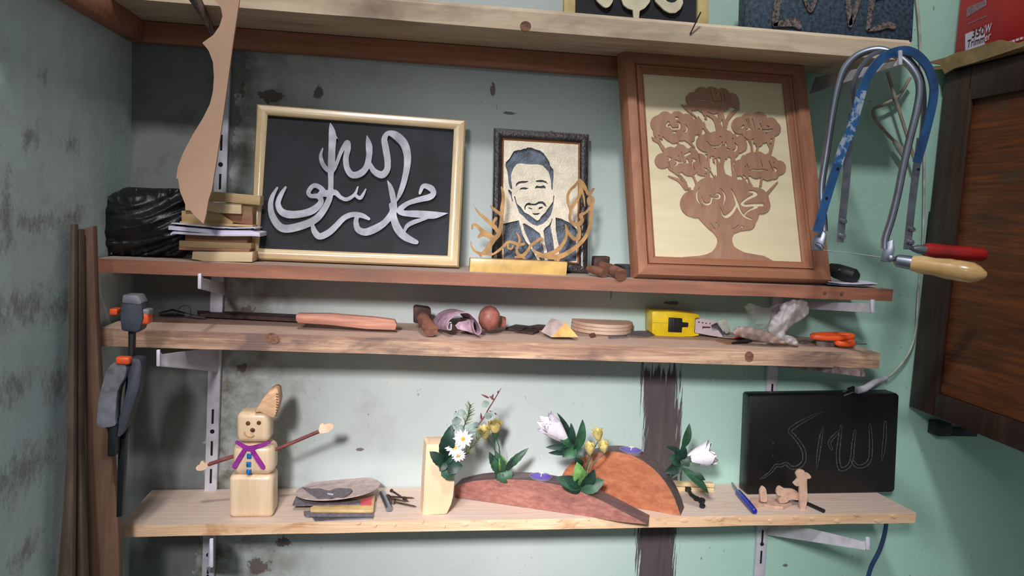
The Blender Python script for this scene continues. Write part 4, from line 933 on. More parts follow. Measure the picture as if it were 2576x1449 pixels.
# ------------------------------------------------------------------ cables
mk('wall_cable', tube([at(x, y, -.012) for x, y in cat([(2300, -60), (2312, 60), (2318, 200), (2325, 400), (2322, 600), (2310, 740), (2304, 830), (2285, 890), (2250, 935), (2228, 952)], 6)], .0022, 8), M['cable'], label='long pale cable hanging down the wall behind the saws', cat='cable')
r = thing('cable_plug', 'white taped plug on the end of cable above the black board', 'plug', tuple(at(2180, 990, -.045)))
mk('taped_end', tube([at(2228, 951, -.02), at(2200, 962, -.035), at(2175, 978, -.045), at(2152, 984, -.05)], [.0052, .0060, .0068, .0075], 12), M['foil'], r)
mk('plug_body', box(at(2140, 981, -.052), at(2150, 978, -.052)-at(2134, 984, -.052), (0, .007, 0), (0, 0, .011)), M['black'], r, bevel=.001)
mk('prong', tube([at(2146, 986, -.054), at(2122, 995, -.056)], .0018, 8), M['chrome'], r)
mk('prong', tube([at(2140, 978, -.052), at(2120, 986, -.054)], .0016, 8), M['steel'], r)
mk('hanging_cord', tube([at(x, y, -.03) for x, y in cat([(2232, 180), (2250, 240), (2275, 320), (2300, 400)], 6)], .0032, 8), M['cable_beige'], label='straight beige cord hanging inside the saw frames', cat='cord')
mk('looped_cord', tube([at(x, y, -.022) for x, y in cat([(2290, 195), (2262, 240), (2225, 262), (2198, 275), (2202, 300), (2230, 335), (2250, 355)], 6)], .003, 8), M['cable_beige'], label='bent beige cord looping left behind the saws', cat='cord')
mk('cord_connector', tube([at(2250, 355, -.022), at(2262, 372, -.022), at(2275, 395, -.022)], [.0045, .006, .0045], 10), M['cable'], label='pale cord connector at the lower end of looped cord', cat='connector')
mk('power_cable', tube([at(x, y, -.02) for x, y in cat([(2230, 1310), (2226, 1340), (2212, 1385), (2190, 1430), (2172, 1500)], 6)], .0042, 10), M['bluecord'], label='dark blue cord hanging below the right end of lower plank', cat='cord')
# ------------------------------------------------------------------ cabinet on the right
XC = at(2378, 200, -.02).x
CB = PL((XC, 0, EYE), (-1, 0, 0))
def cb(px, py): return CB.pt(px, py)
ztl, zbl = cb(2380, 183).z, cb(2347, 1046).z
r = thing('wall_cabinet', 'dark walnut wall cabinet with framed veneer side at the right edge', 'cabinet', (XC, -.2, zbl))
YF = -.42; YB = -.018
cab = mk('carcass', box((XC+.012+.2, (YF+YB)/2, (ztl+zbl)/2), (.4, 0, 0), (0, YB-YF, 0), (0, 0, ztl-zbl)), M['cab_frame'], r)
stile = .050
mk('stile', box((XC+.006, YB-stile*.75, (ztl+zbl)/2), (.014, 0, 0), (0, stile*1.5, 0), (0, 0, ztl-zbl)), M['cab_frame'], r, bevel=.002)
mk('rail', box((XC+.006, (YF+YB)/2-.03, zbl+.022), (.014, 0, 0), (0, YB-YF-.08, 0), (0, 0, .044)), M['cab_frame'], r, bevel=.002)
mk('rail', box((XC+.006, (YF+YB)/2-.03, ztl-.030), (.014, 0, 0), (0, YB-YF-.08, 0), (0, 0, .060)), M['cab_frame'], r, bevel=.002)
mk('veneer_panel', box((XC+.010, (YF+YB)/2-.03, (ztl+zbl)/2), (.006, 0, 0), (0, YB-YF-.08, 0), (0, 0, ztl-zbl-.09)), M['cab_panel'], r)
mk('moulding', box((XC+.002, YB-stile*1.5, (ztl+zbl)/2), (.008, 0, 0), (0, .006, 0), (0, 0, ztl-zbl-.08)), M['cab_frame'], r, bevel=.002)
mk('metal_bracket', box(at(2352, 1077, -.02)+V((.012, .002, 0)), (.030, 0, 0), (0, .030, 0), (0, 0, .026)), M['black'], label='black square metal bracket under the wall cabinet', cat='bracket', bevel=.001)
mk('metal_bracket', box(at(2420, 1086, -.012), (.06, 0, 0), (0, .012, 0), (0, 0, .016)), M['black'], label='black bar behind the wall cabinet bottom edge', cat='bracket', bevel=.001)
mk('hinge_plate', box(at(2345, 586, -.01), (.018, 0, 0), (0, .010, 0), (0, 0, .082)), M['black'], label='black metal hinge plate on the wall left of cabinet', cat='hinge', bevel=.001)
# cardboard flap and red carton
g = G(); ys = [0, -.03, -.12, -.22, -.30, -.44]
base = V((XC, 0, ztl))
vs = []
for i, y in enumerate(ys):
    xw = [-.020, -.012, -.004, -.006, -.012, -.010][i]; zz = [.006, .004, .003, .004, .002, .002][i]
    for dx, dz in ((xw, zz), (.34, zz), (.34, zz+.005), (xw, zz+.005)): vs.append(base+V((dx, y-.004, dz)))
g.add(vs, [(4*i+k, 4*i+(k+1) % 4, 4*i+4+(k+1) % 4, 4*i+4+k) for i in range(len(ys)-1) for k in range(4)]+[(0, 1, 2, 3), (23, 22, 21, 20)])
mk('cardboard_sheet', g, M['card'], label='cardboard sheet lying on top of the wall cabinet', cat='cardboard')
FLP = PL((XC-.014, 0, EYE), (-1, 0, 0))
fl_ = [(2368, 148), (2405, 133), (2440, 124), (2475, 112), (2515, 100), (2560, 108), (2600, 95), (2600, 108), (2520, 135), (2450, 158), (2400, 172), (2376, 186), (2366, 165)]
mk('cardboard_flap', slab([FLP and p for p in fl_], FLP, .003), M['card'], label='folded cardboard flap hanging along the cabinet top edge', cat='cardboard')
tip = prism([at(2335, 156, -.012), at(2372, 146, -.016), at(2384, 162, -.016), at(2366, 162, -.014)], (0, .004, 0))
mk('cardboard_tab', tip, M['card'], label='pointed cardboard tab left of the cabinet top', cat='cardboard')
XR = XC+.004; zb_ = ztl+.010
RB = PL((XR, 0, EYE), (-1, 0, 0))
y0_ = RB.pt(2405, 100).y
r = thing('red_carton', 'red power tool carton with white print standing on the cabinet', 'box', (XR+.1, y0_-.1, zb_))
mk('carton_body', box((XR+.11, y0_-.13, zb_+.10), (.22, 0, 0), (0, .26, 0), (0, 0, .20)), M['red_box'], r, bevel=.0015)
def rpt(px, py, off=.0006):
    p = RB.pt(px, py); return p+V((-off, 0, 0))
ZR = Z(2310, 0, 6.586)
mk('white_label', prism([rpt(*p) for p in ZR([(782, 565), (1105, 430), (1105, 760), (782, 870)])], (.0004, 0, 0)), M['white_print'], r)
def text(body, root, mat, p_left, p_right, zup, name='print', bold=.0):
    cu = bpy.data.curves.new('t', 'FONT'); cu.body = body; cu.size = 1; cu.extrude = .0; cu.offset = bold
    to_ = bpy.data.objects.new('t', cu); COL.objects.link(to_)
    dg = bpy.context.evaluated_depsgraph_get(); me = bpy.data.meshes.new_from_object(to_.evaluated_get(dg)); 
    xs = [v.co.x for v in me.vertices]; w = max(xs)-min(xs); x0 = min(xs)
    ex = (p_right-p_left)/w; g = G()
    g.add([p_left+ex*(v.co.x-x0)+zup*v.co.y for v in me.vertices], [tuple(f.vertices) for f in me.polygons])
    bpy.data.objects.remove(to_); bpy.data.meshes.remove(me); bpy.data.curves.remove(cu)
    return mk(name, g, mat, root, smooth=False, fix=False)
pa, pb = ZR([(898, 630)])[0], ZR([(1105, 565)])[0]
text('350', r, M['red_print'], rpt(*pa, .0014), rpt(*pb, .0014), V((0, 0, .021)), bold=.02)
pa, pb = ZR([(1110, 560)])[0], ZR([(1215, 522)])[0]
text('W', r, M['white_print'], rpt(*pa, .0014), rpt(*pb, .0014), V((0, 0, .021)), bold=.02)
pa, pb = ZR([(815, 792)])[0], ZR([(1105, 695)])[0]
text('Trimm', r, M['red_print'], rpt(*pa, .0014), rpt(*pb, .0014), V((0, 0, .019)), bold=.01)
pa, pb = ZR([(1110, 690)])[0], ZR([(1210, 640)])[0]
text('er', r, M['white_print'], rpt(*pa, .0014), rpt(*pb, .0014), V((0, 0, .019)), bold=.01)
for a in ([(800, 135), (1130, -10), (1130, 90), (800, 290)],):
    mk('print_patch', prism([rpt(*p) for p in ZR(a)], (.0004, 0, 0)), M['grey_print'], r)
mk('print_line', prism([rpt(*p) for p in ZR([(815, 390), (1140, 255), (1140, 275), (815, 412)])], (.0004, 0, 0)), M['grey_print'], r)
for k in range(5):
    x0 = 1490+k*66; y0 = 690-k*22
    c3 = [rpt(*p, .0008) for p in ZR([(x0, y0), (x0+48, y0-14), (x0+48, y0+26), (x0, y0+40)])]
    mk('print_mark', prism(c3, (.0004, 0, 0)), M['white_print'], r)
# ------------------------------------------------------------------ clamp at the left
r = thing('bar_clamp', 'black bar clamp with orange pads gripping the left end of rough shelf', 'clamp', tuple(at(300, 1290, -.252)))
yc = -.252
def pp(name, pix, Y, th, mat, bev=.0015, root=None, sm=False, **k): return mk(name, slab([q[:2] for q in cat(pix+[pix[0]], 3)][:-1] if sm else pix, YP(Y), th), mat, root or r, bevel=bev, **k)
pp('upper_jaw', [(306, 752), (312, 743), (345, 744), (356, 760), (360, 800), (352, 830), (345, 838), (304, 832), (301, 800)], yc-.01, .03, M['bar'], .003)
pp('jaw_cap', [(308, 742), (346, 743), (357, 762), (352, 768), (306, 762)], yc-.0115, .028, M['clampgrey'], .002)
mk('orange_pad', rbox(at(291, 783, yc+.006), (.011, 0, 0), (0, .02, 0), (0, 0, .009), .002), M['orange'], r)
mk('orange_pad', rbox(at(367, 798, yc+.004), (.013, 0, 0), (0, .022, 0), (0, 0, .018), .003), M['orange'], r)
mk('pad_backing', rbox(at(366, 783, yc+.003), (.016, 0, 0), (0, .02, 0), (0, 0, .008), .002), M['clampgrey'], r)
pp('bar', [(322, 830), (336, 830), (334, 900), (330, 1050), (316, 1100), (306, 1300), (292, 1302), (296, 1150), (312, 1000), (322, 900)], yc+.008, .012, M['black'], .001)
mk('orange_trigger', rbox(at(312, 906, yc-.012), (.019, 0, 0), (0, .014, 0), (0, 0, .011), .003), M['orange'], r)
pp('grip_housing', [(283, 915), (300, 908), (352, 905), (352, 960), (338, 1010), (318, 1070), (300, 1100), (292, 1085), (300, 1050), (318, 980), (318, 940)], yc-.008, .026, M['bar'], .002, sm=True)
pp('grip_face', [(268, 930), (285, 913), (316, 920), (314, 950), (296, 985), (290, 1050), (288, 1072), (246, 1074), (244, 1040), (250, 990)], yc-.016, .02, M['clampgrey'], .002, sm=True)
pp('handle_shoe', [(246, 1040), (290, 1040), (296, 1070), (292, 1100), (290, 1150), (268, 1150), (270, 1080), (246, 1072)], yc-.012, .02, M['black'], .003)
# ------------------------------------------------------------------ middle shelf items
z3 = lambda ox, oy, s: Z(ox, oy, s)
A3 = Z(240, 740, 3.22); B3 = Z(1000, 720, 3.903); C3 = Z(1600, 720, 3.903)
def s3(px, py): return S3.Y(px, py)
r = thing('pliers', 'dark pliers with black grips lying left on the rough shelf', 'pliers', tuple(S3.pt(440, 806)))
mk('grip', tube([S3.pt(385, 806)+V((0, .03, .006)), S3.pt(420, 806)+V((0, .03, .009)), S3.pt(455, 808)+V((0, .03, .007))], [.003, .0065, .003], 10), M['black'], r)
mk('jaw', tube([S3.pt(455, 808)+V((0, .03, .006)), S3.pt(512, 808)+V((0, .01, .004))], [.004, .0015], 8), M['steel'], r)
mk('wire_loop', tube([at(x, y, -.05) for x, y in cat([(440, 800), (450, 776), (466, 768), (478, 776), (480, 796)], 6)], .0006, 5), M['rust'], label='thin wire loop sticking up behind the pliers', cat='wire')
mk('steel_ruler', prism([S3.pt(470, 804)+V((0, .06, .003)), S3.pt(770, 811)+V((0, .03, .003)), S3.pt(770, 815)+V((0, 0, .003)), S3.pt(490, 808)+V((0, .03, .003))], (0, 0, .006)), M['rust'], label='long dark metal rod behind the split stick', cat='rod')
ys_ = s3(1000, 832)
PK = YP(-.125)
stk = A3([(1622, 168), (1640, 160), (1900, 162), (2250, 190), (2425, 212), (2443, 250), (2430, 292), (2200, 285), (1880, 250), (1640, 235), (1622, 215)])
g = slab(stk, PK, .018)
mk('split_stick', g, wood('split_stick_wood', (220, 160, 134), (150, 96, 82), 'X', 22, stain=(90, 56, 50), st=(.56, .68)), label='split reddish wood stick lying on the rough shelf', cat='stick', bevel=.002)
r = thing('hammer', 'small wooden hammer with rusty head beside the sandpaper roll', 'hammer', tuple(S3.pt(1075, 840)))
b3 = lambda x, y, Y: at(*B3([(x, y)])[0], Y)
mk('head', slab(B3([(155, 215), (175, 198), (300, 215), (330, 235), (325, 360), (215, 370), (155, 360)]), YP(-.085), .03), M['rust'], r, bevel=.003)
mk('handle', tube([b3(250, 310, -.10), b3(275, 360, -.125), b3(330, 430, -.155)], [.0105, .0108, .0115], 18), M['oldwood'], r)
# curled sandpaper
r = thing('sandpaper_roll', 'curled lilac sandpaper sheet between hammer and wooden ball', 'sandpaper', tuple(S3.pt(1150, 838)))
def curl(front, back, mat, name, thk=.0012):
    P = [at(*p, Y) for p, Y in front]; Q = [at(*p, Y) for p, Y in back]; vs = []
    n = len(P)
    for i in range(n):
        d = (P[min(i+1, n-1)]-P[max(i-1, 0)]).normalized(); nn = d.cross((Q[i]-P[i]).normalized()).normalized()*thk
        vs += [P[i], Q[i], Q[i]+nn, P[i]+nn]
    fs = [(4*i+k, 4*i+(k+1) % 4, 4*i+4+(k+1) % 4, 4*i+4+k) for i in range(n-1) for k in range(4)]+[(3, 2, 1, 0), (4*n-4, 4*n-3, 4*n-2, 4*n-1)]
    return mk(name, G().add(vs, fs), mat, r)
fr = cat([(530, 355), (508, 352), (492, 390), (500, 430), (530, 425), (535, 370)], 5)
fr2 = cat([(500, 430), (490, 380), (520, 325), (600, 275), (690, 265), (750, 310), (800, 380), (818, 440), (800, 468), (770, 460), (748, 400), (745, 330)], 5)
k_ = len(fr2)
F = [((p[0]), -.152) for p in zip(B3(fr2))]
Bk = []
for i, p in enumerate(fr2):
    t = i/(k_-1)
    if t < .45: q = (p[0]-150+60*t, p[1]-(20 if t < .2 else 35)*1.0)
    else: q = (p[0]-150+30*t, p[1]-45+20*t)
    Bk.append((B3([q])[0], -.06))
curl(F, Bk, M['lilac_grit'], 'curled_sheet')
F = [(p, -.150) for p in B3(fr)]; Bk = [(B3([(p[0]-120, p[1]-30)])[0], -.07) for p in fr]
curl(F, Bk, M['grit_back'], 'inner_curl')
mk('flap', slab(B3([(565, 385), (600, 352), (740, 330), (748, 400), (775, 466), (590, 420)]), YP(-.135), .002), M['lilac_grit'], r)
r = thing('wooden_ball_peen', 'brown faceted wooden ball right of the sandpaper roll', 'ball', tuple(S3.pt(1232, 834)))
bm = bmesh.new(); bmesh.ops.create_icosphere(bm, subdivisions=2, radius=1)
cb_ = b3(900, 315, -.11); g = G(); rad = (b3(1010, 315, -.11)-cb_).length
bm.verts.index_update()
g.add([cb_+V((v.co.x*rad*1.0, v.co.y*rad, v.co.z*rad*1.14)) for v in bm.verts], [tuple(v.index for v in f.verts) for f in bm.faces]); bm.free()
mk('ball', g, M['clayball'], r)
mk('stub', lathe(b3(1005, 350, -.08), (1, .2, -.1), [(0, .011), (.008, .010), (.009, .006)], 10), M['clayball'], r)
def flat_piece(name, label, cat_, pix, lift, th, mat, grp=None, dz=0):
    ps = [S3.pt(*p)+V((0, 0, lift)) for p in pix]
    return mk(name, prism(ps, (0, 0, th)), mat, label=label, cat=cat_, group=grp)
for pix, lb in (([(1060, 440), (1160, 405), (1290, 420), (1220, 455)], 'dark bark shaving nearest the wooden ball'), ([(1150, 455), (1330, 440), (1390, 455), (1330, 480)], 'front dark bark shaving between ball and wedge'), ([(1240, 430), (1380, 405), (1450, 410), (1440, 430), (1300, 445)], 'upper dark bark shaving touching the wooden wedge')):
    flat_piece('bark_shaving', lb, 'shaving', B3(pix), 0.0005 if 'front' in lb else .002, .004, M['rust'], 'dark bark shavings on the rough shelf')
# wedge
P_ = B3([(1410, 445), (1510, 312), (1640, 350), (1775, 500), (1510, 500)])
fl = at(*P_[4], -.14); frr = at(*P_[3], -.14); tp = at(*B3([(1650, 352)])[0], -.125)
bl = at(*P_[0], -.105); tb = at(*P_[1], -.095); br = frr+V((-.01, .045, 0))
g = G().add([fl, frr, tp, bl, br, tb], [(0, 1, 2), (3, 5, 4), (0, 2, 5, 3), (1, 4, 5, 2), (0, 3, 4, 1)])
g.m = [1, 0, 0, 1, 0]
mk('wooden_wedge', g, None, label='triangular wooden wedge with orange end grain by the discs', cat='wedge', mats=[M['disc_grey'], plain('orange_endgrain', (226, 164, 92), .6, 0, .12, 60)], smooth=False)
# plywood discs
for i, (dz_, sc_) in enumerate(((0, 1.0), (.0062, 1.0), (.0124, 1.0))):
    c0 = S3.pt(1518, 836); R_ = (at(1603, 830, -.1)-at(1518, 830, -.1)).length
    o = mk('plywood_disc', hd(c0+V((.0005*i, .018+.0006*i, dz_+.001)), (1, 0, S3.dz), (0, 1, 0), R_*.93, .0058, 40), M['ply_disc'], bevel=.0008,
           label=('bottom', 'middle', 'topmost')[i]+' plywood disc of the stack beside the wedge', cat='disc', group='plywood discs stacked on the rough shelf')
flat_piece('round_emery_disc', 'thin black emery disc right of the plywood discs', 'disc', B3(ellipse(2390, 475, 140, 27, 24)), .0006, .0016, M['dark_grit'])
flat_piece('emery_scrap', 'dark emery scrap in front of the black disc', 'scrap', B3([(2065, 498), (2250, 490), (2260, 512), (2075, 518)]), .0004, .0016, M['dark_grit'])
flat_piece('wood_peg', 'tiny wood peg in front of the plywood discs', 'peg', B3([(1880, 490), (1930, 480), (1945, 500), (1900, 512)]), .0004, .004, M['oldwood'])
# tape measure
ytm = S3.Y(1690, 846)
r = thing('tape_measure', 'yellow tape measure with blade pulled out on the rough shelf', 'tape measure', tuple(at(1700, 846, ytm)))
tb_ = C3([(158, 262), (175, 245), (380, 250), (600, 272), (632, 290), (630, 310), (585, 315), (575, 460), (622, 465), (622, 485), (560, 496), (380, 500), (190, 488), (158, 460)])
mk('case', slab(tb_, YP(ytm), .045), M['yellow'], r, bevel=.0028)
mk('belt_button', slab(C3([(275, 245), (400, 250), (402, 265), (275, 262)]), YP(ytm+.01), .02), M['yellow'], r, bevel=.001)
lk = mk('lock_slider', slab(C3([(325, 308), (455, 316), (457, 355), (516, 360), (512, 402), (455, 402), (450, 455), (318, 450)]), YP(ytm-.003), .008), M['black'], r, bevel=.001)
mk('slider_ridge', slab(C3([(360, 316), (392, 318), (388, 446), (356, 444)]), YP(ytm-.0055), .004), M['black'], lk, bevel=.001)
mk('seam', slab(C3([(158, 356), (320, 362), (320, 365), (158, 359)]), YP(ytm-.0006), .002), plain('dark_yellow', (180, 150, 20), .5), r)
tp_ = C3([(583, 308), (700, 330), (800, 345), (858, 430), (850, 496), (760, 490), (680, 475), (578, 455)])
PTM = plane3((C3([(583, 308)])[0])+(ytm+.012,), (C3([(578, 455)])[0])+(ytm-.004,), (C3([(850, 496)])[0])+(ytm-.012,))
tbl = mk('blade', slab(tp_, PTM, .0006), plain('tape_blade_white', (206, 188, 196), .4, 0, .03), r)
for a, b in (((610, 345), (625, 360)), ((645, 352), (660, 365)), ((680, 358), (695, 372)), ((720, 360), (730, 374)), ((650, 395), (730, 412)), ((650, 415), (660, 402))):
    q = C3([a, (b[0], a[1]+3), b, (a[0]+3, b[1])])
    mk('tick_mark', slab(q, PTM, .0004, .0004), M['ink'], tbl)
mk('end_hook', slab(C3([(735, 385), (790, 360), (850, 440), (855, 495), (835, 480), (800, 435), (745, 435)]), PTM, .0014, .0014), M['chrome'], tbl, bevel=.0004)
mk('rivet', lathe(PTM.pt(*C3([(800, 395)])[0], .0014), PTM.n, [(0, .002), (.001, .0016)], 10), M['chrome'], tbl)
mk('hook_cover', slab(C3([(800, 345), (870, 315), (895, 340), (915, 395), (928, 440), (890, 470), (850, 430)]), YP(ytm-.004), .003), M['cable'], label='translucent grey plastic scrap behind the tape measure hook', cat='scrap', bevel=.001)
flat_piece('card_strip', 'pale card strip with orange tip under the tape blade', 'card', C3([(640, 470), (900, 470), (1090, 495), (1100, 520), (960, 530), (800, 515)]), .003, .001, plain('pale_card', (214, 190, 180), .7))
flat_piece('orange_tip_piece', 'orange plastic piece at the end of the pale card strip', 'scrap', C3([(960, 528), (1060, 495), (1095, 500), (1100, 524), (1000, 534)]), .0045, .002, M['orange'])
flat_piece('reddish_wood_sliver', 'reddish wood sliver lying under the pale card strip', 'sliver', C3([(780, 540), (930, 530), (1020, 560), (900, 575)]), .0004, .002, M['offcut_dark'])
flat_piece('steel_clip', 'small dark steel clip in front of the orange piece', 'clip', C3([(1060, 540), (1120, 530), (1140, 550), (1090, 565), (940, 570)]), .0004, .003, M['black'])
# milky bag
bg = C3([(1410, 180), (1560, 120), (1660, 120), (1690, 170), (1700, 260), (1640, 320), (1530, 390), (1470, 470), (1560, 500), (1600, 570), (1595, 585), (1480, 570), (1380, 540), (1310, 470), (1290, 420), (1330, 320), (1400, 250)])
mk('plastic_glove_bag', puffy(bg, -.125, .02, .006, 60, 4, .01, .5, 9, True, (1.0, 14, 60)), M['bag_clear'], ang=180, label='crumpled milky plastic bag standing on the rough shelf', cat='bag')
bg2 = C3([(930, 460), (990, 400), (1080, 395), (1200, 420), (1320, 460), (1420, 520), (1500, 570), (1300, 555), (1100, 520), (1000, 490)])
mk('dusty_plastic_wrap', puffy(bg2, -.135, .010, .003, 60, 4, .01, .5, 4, True, (-.2, 14, 70)), plain('dusty_plastic', (150, 128, 118), .5, 0, .1), ang=180, label='dusty brown plastic wrap left of the milky bag', cat='wrap')
bg3 = C3([(1060, 200), (1130, 165), (1260, 215), (1400, 170), (1410, 185), (1330, 230), (1330, 300), (1300, 400), (1220, 420), (1130, 320)])
mk('clear_bag_fold', puffy(bg3, -.11, .008, .005, 60, 6, .008, .5, 5, True), plain('thin_clear_plastic', (176, 164, 158), .4, 0, .05, 40, 0, 0, Alpha=.22), label='thin clear plastic sheet between wrap and milky bag', cat='wrap')
# scissors, stone
r = thing('scissors', 'orange handled scissors at the right end of the rough shelf', 'scissors', tuple(S3.pt(2110, 868)))
def loop3(cx, cy, rx, ry, Y, rr, dy=.012):
    c0 = at(*C3([(cx, cy)])[0], Y); ax = at(*C3([(cx+rx, cy)])[0], Y)-c0
    return tube([c0+ax*math.cos(a)+V((0, dy*math.sin(a)*1.2, .0015*math.sin(a))) for a in [2*math.pi*k/24 for k in range(25)]], rr, 10, False)
mk('handle_loop', loop3(1930, 492, 195, 20, -.115, .0050, .008), M['orange'], r)
mk('handle_loop', loop3(2050, 555, 75, 20, -.125, .0050, .006), M['orange'], r)
mk('blade', prism([S3.pt(*p)+V((0, 0, .003)) for p in C3([(2080, 575), (2150, 560), (2265, 588), (2090, 590)])], (0, 0, .0015)), M['chrome'], r)
flat_piece('grey_whetstone', 'rounded grey stone in front of the orange scissors', 'stone', C3([(1740, 560), (1760, 535), (1900, 540), (1965, 560), (1970, 592), (1850, 598), (1770, 588)]), .0004, .009, M['stone'])
flat_piece('stone_chip', 'small grey stone chip left of the rounded stone', 'stone', C3([(1600, 560), (1660, 545), (1700, 560), (1640, 575)]), .0004, .004, M['stone'])
# ------------------------------------------------------------------ SNOWMAN
ZS = Z(470, 950, 3.37)
ysn = S4.Y(630, 1303)
r = thing('wooden_snowman', 'wooden snowman with purple scarf and pointed hat on the lower plank', 'figurine', tuple(at(630, 1303, ysn)))
def zs(x, y, Y): return at(*ZS([(x, y)])[0], Y)
def blk(name, x0, y0, x1, y1, dep, rr, mat, yy=0, lean=0):
    a, b, c_, d_ = zs(x0, y0, ysn), zs(x1, y0, ysn), zs(x0, y1, ysn), zs(x1, y1, ysn)
    cen = (a+b+c_+d_)/4+V((0, dep/2+yy, 0)); ax = ((b-a)+(d_-c_))/2; az = ((a-c_)+(b-d_))/2
    return mk(name, rbox(cen, ax, (0, dep, 0), az, rr, 5), mat, r)
blk('base_block', 354, 833, 733, 1193, .05, .008, M['snow'])
blk('body_block', 380, 572, 738, 838, .046, .013, M['snow'], .001)
blk('head_block', 415, 300, 702, 560, .042, .010, M['snow'], .002)
hp = ZS([(566, 300), (640, 180), (700, 112), (748, 88), (775, 108), (786, 200), (757, 322), (730, 348), (690, 330), (620, 296)])
mk('pointed_hat', slab(hp, YP(ysn-.002), .034), M['hat'], r, bevel=.003)
for k in range(9):
    t = k/8; a = ZS([(766+9*math.sin(t*2.4)-t*12, 140+t*180)])[0]
    mk('hat_groove', tube([at(a[0]-3, a[1]-1, ysn-.0018), at(a[0]+2, a[1]+1, ysn-.0018)], .0009, 6), M['facebrown'], r)
for (x, y, rr) in ((520, 385, .0036), (612, 381, .0034)):
    mk('eye', lathe(zs(x, y, ysn+.003), (0, -1, 0), [(0, rr), (.0018, rr), (.0022, rr*.6)], 16), M['facebrown'], r)
mk('nose', lathe(zs(562, 445, ysn+.003), (-.25, -1, .35), [(0, .0036), (.004, .0032), (.009, .0016)], 14), M['facebrown'], r)
mk('mouth', tube([zs(x, y, ysn+.0016) for x, y in cat([(486, 460), (495, 482), (520, 500), (550, 503), (572, 490)], 5)], .0012, 7), M['facemid'], r)
sc = [[(425, 548, 30), (470, 575, 34), (520, 600, 44), (600, 582, 32), (660, 562, 26), (700, 548, 24)], [(500, 595, 34), (460, 660, 40), (405, 750, 40)], [(545, 600, 34), (590, 670, 40), (645, 755, 40)]]
for i, s_ in enumerate(sc):
    c = Cut(580, 1100, 690, 1190, 3); c.stroke(ZS(s_))
    mk(('scarf_band', 'scarf_tail', 'scarf_tail')[i], c.plate(YP(ysn), .0022, .0014+.0006*i), M['purple'], r)
for (x, y) in ((528, 665), (524, 735), (525, 798)):
    mk('button', box(zs(x, y, ysn-.0002), (.0075, 0, 0), (0, .0028, 0), (0, 0, .0085)), M['bluebtn'], r, bevel=.0008)
mk('arm', tube([zs(408, 662, ysn+.02), zs(180, 737, ysn+.02)], .0032, 10), M['stick'], r)
mk('arm', tube([zs(708, 626, ysn+.02), zs(785, 598, ysn+.02), zs(1122, 455, ysn+.02)], .003, 10), M['stick'], r)
c = Cut(485, 1155, 545, 1195, 3); c.poly(ZS([(75, 765), (90, 745), (108, 740), (118, 712), (140, 712), (150, 728), (185, 722), (188, 750), (160, 775), (120, 790), (85, 785)]), smooth=True)
mk('mitten', c.plate(YP(ysn+.018), .004, 0), M['mitten'], r)
c = Cut(795, 1060, 850, 1095, 3); c.poly(ZS([(1116, 440), (1130, 400), (1150, 388), (1170, 398), (1205, 388), (1238, 395), (1244, 415), (1215, 455), (1165, 470), (1122, 468)]), smooth=True)
mk('mitten', c.plate(YP(ysn+.018), .004, 0), M['mitten'], r)
# ------------------------------------------------------------------ sanding disc pile
ZD = Z(720, 1200, 7.576)
def s4p(pts, lift, z=ZD): return [S4.pt(*p)+V((0, 0, lift)) for p in z(pts)]
def s4flat(name, label, cat_, pts, lift, th, mat, grp=None, z=ZD, root=None):
    return mk(name, prism(s4p(pts, lift, z), (0, 0, th)), mat, root, label=label, cat=cat_, group=grp)
s4flat('emery_sheet', 'grey emery sheet at the very bottom of the disc pile', 'sandpaper', [(500, 790), (1660, 700), (1660, 800), (1640, 800), (545, 852)], .0005, .002, M['steel'])
s4flat('emery_sheet', 'second grey emery sheet poking out left under the pile', 'sandpaper', [(330, 700), (1650, 640), (1660, 790), (400, 790), (340, 765)], .003, .002, M['dark_grit'])
s4flat('emery_sheet', 'dark emery sheet fanned out left under the round disc', 'sandpaper', [(180, 500), (900, 500), (1400, 560), (1400, 650), (110, 668)], .0105, .0018, M['dark_grit'])
r = thing('sandpaper_packet', 'yellow backed packet with red corner under the round disc', 'packet', tuple(S4.pt(850, 1295)))
mk('packet', prism(s4p([(460, 690), (620, 600), (1690, 440), (1690, 470), (1660, 735), (1620, 745), (460, 740)], .0055), (0, 0, .005)), plain('yellow_card', (208, 178, 124), .7, 0, .08), r, bevel=.0006)
mk('red_corner', prism(s4p([(1420, 560), (1625, 490), (1615, 660), (1405, 660)], .0108), (0, 0, .0006)), plain('pink_red_print', (222, 100, 108), .6, 0, .06), r)
cd = S4.pt(849, 1262)+V((0, .0, .019)); e1 = at(958, 1236, cd.y)-at(742, 1262, cd.y); R_ = e1.length/2
nrm_a = V((1, 0, .10)).normalized(); nrm_b = V((0, 1, -.10)).normalized()
mk('round_sanding_disc', hd(cd+V((0, .012, 0)), nrm_a, nrm_b, R_*.985, .0016, 48), M['disc_grey'], label='round pinkish grey sanding disc lying on the card packet', cat='disc')
def dk(px, py, lift=.0026):
    pl = PL(cd+V((0, .012, 0)), nrm_a.cross(nrm_b)); return pl.pt(*ZD([(px, py)])[0], lift)
g = prism([dk(*p) for p in [(310, 232), (480, 262), (640, 255), (740, 285), (830, 300), (960, 250), (1100, 250), (1240, 262), (1270, 300), (1200, 370), (1090, 425), (960, 405), (850, 445), (760, 430), (600, 440), (440, 330)]], (0, 0, .0012))
mk('metal_shard', g, M['dark_grit'], label='torn dark metal shard lying on the round disc', cat='shard')
mk('white_chip', prism([dk(*p, .0042) for p in [(785, 355), (905, 372), (895, 395), (790, 380)]], (0, 0, .0006)), M['foil'], label='tiny white chip on the dark metal shard', cat='chip')  # thin white sliver laid on top of the shard
mk('steel_pin', tube([S4.pt(*p)+V((0, 0, .0052)) for p in ZD([(1830, 360), (1960, 670)])], .0052, 14), M['steel'], label='thick grey steel pin right of the round disc', cat='pin')
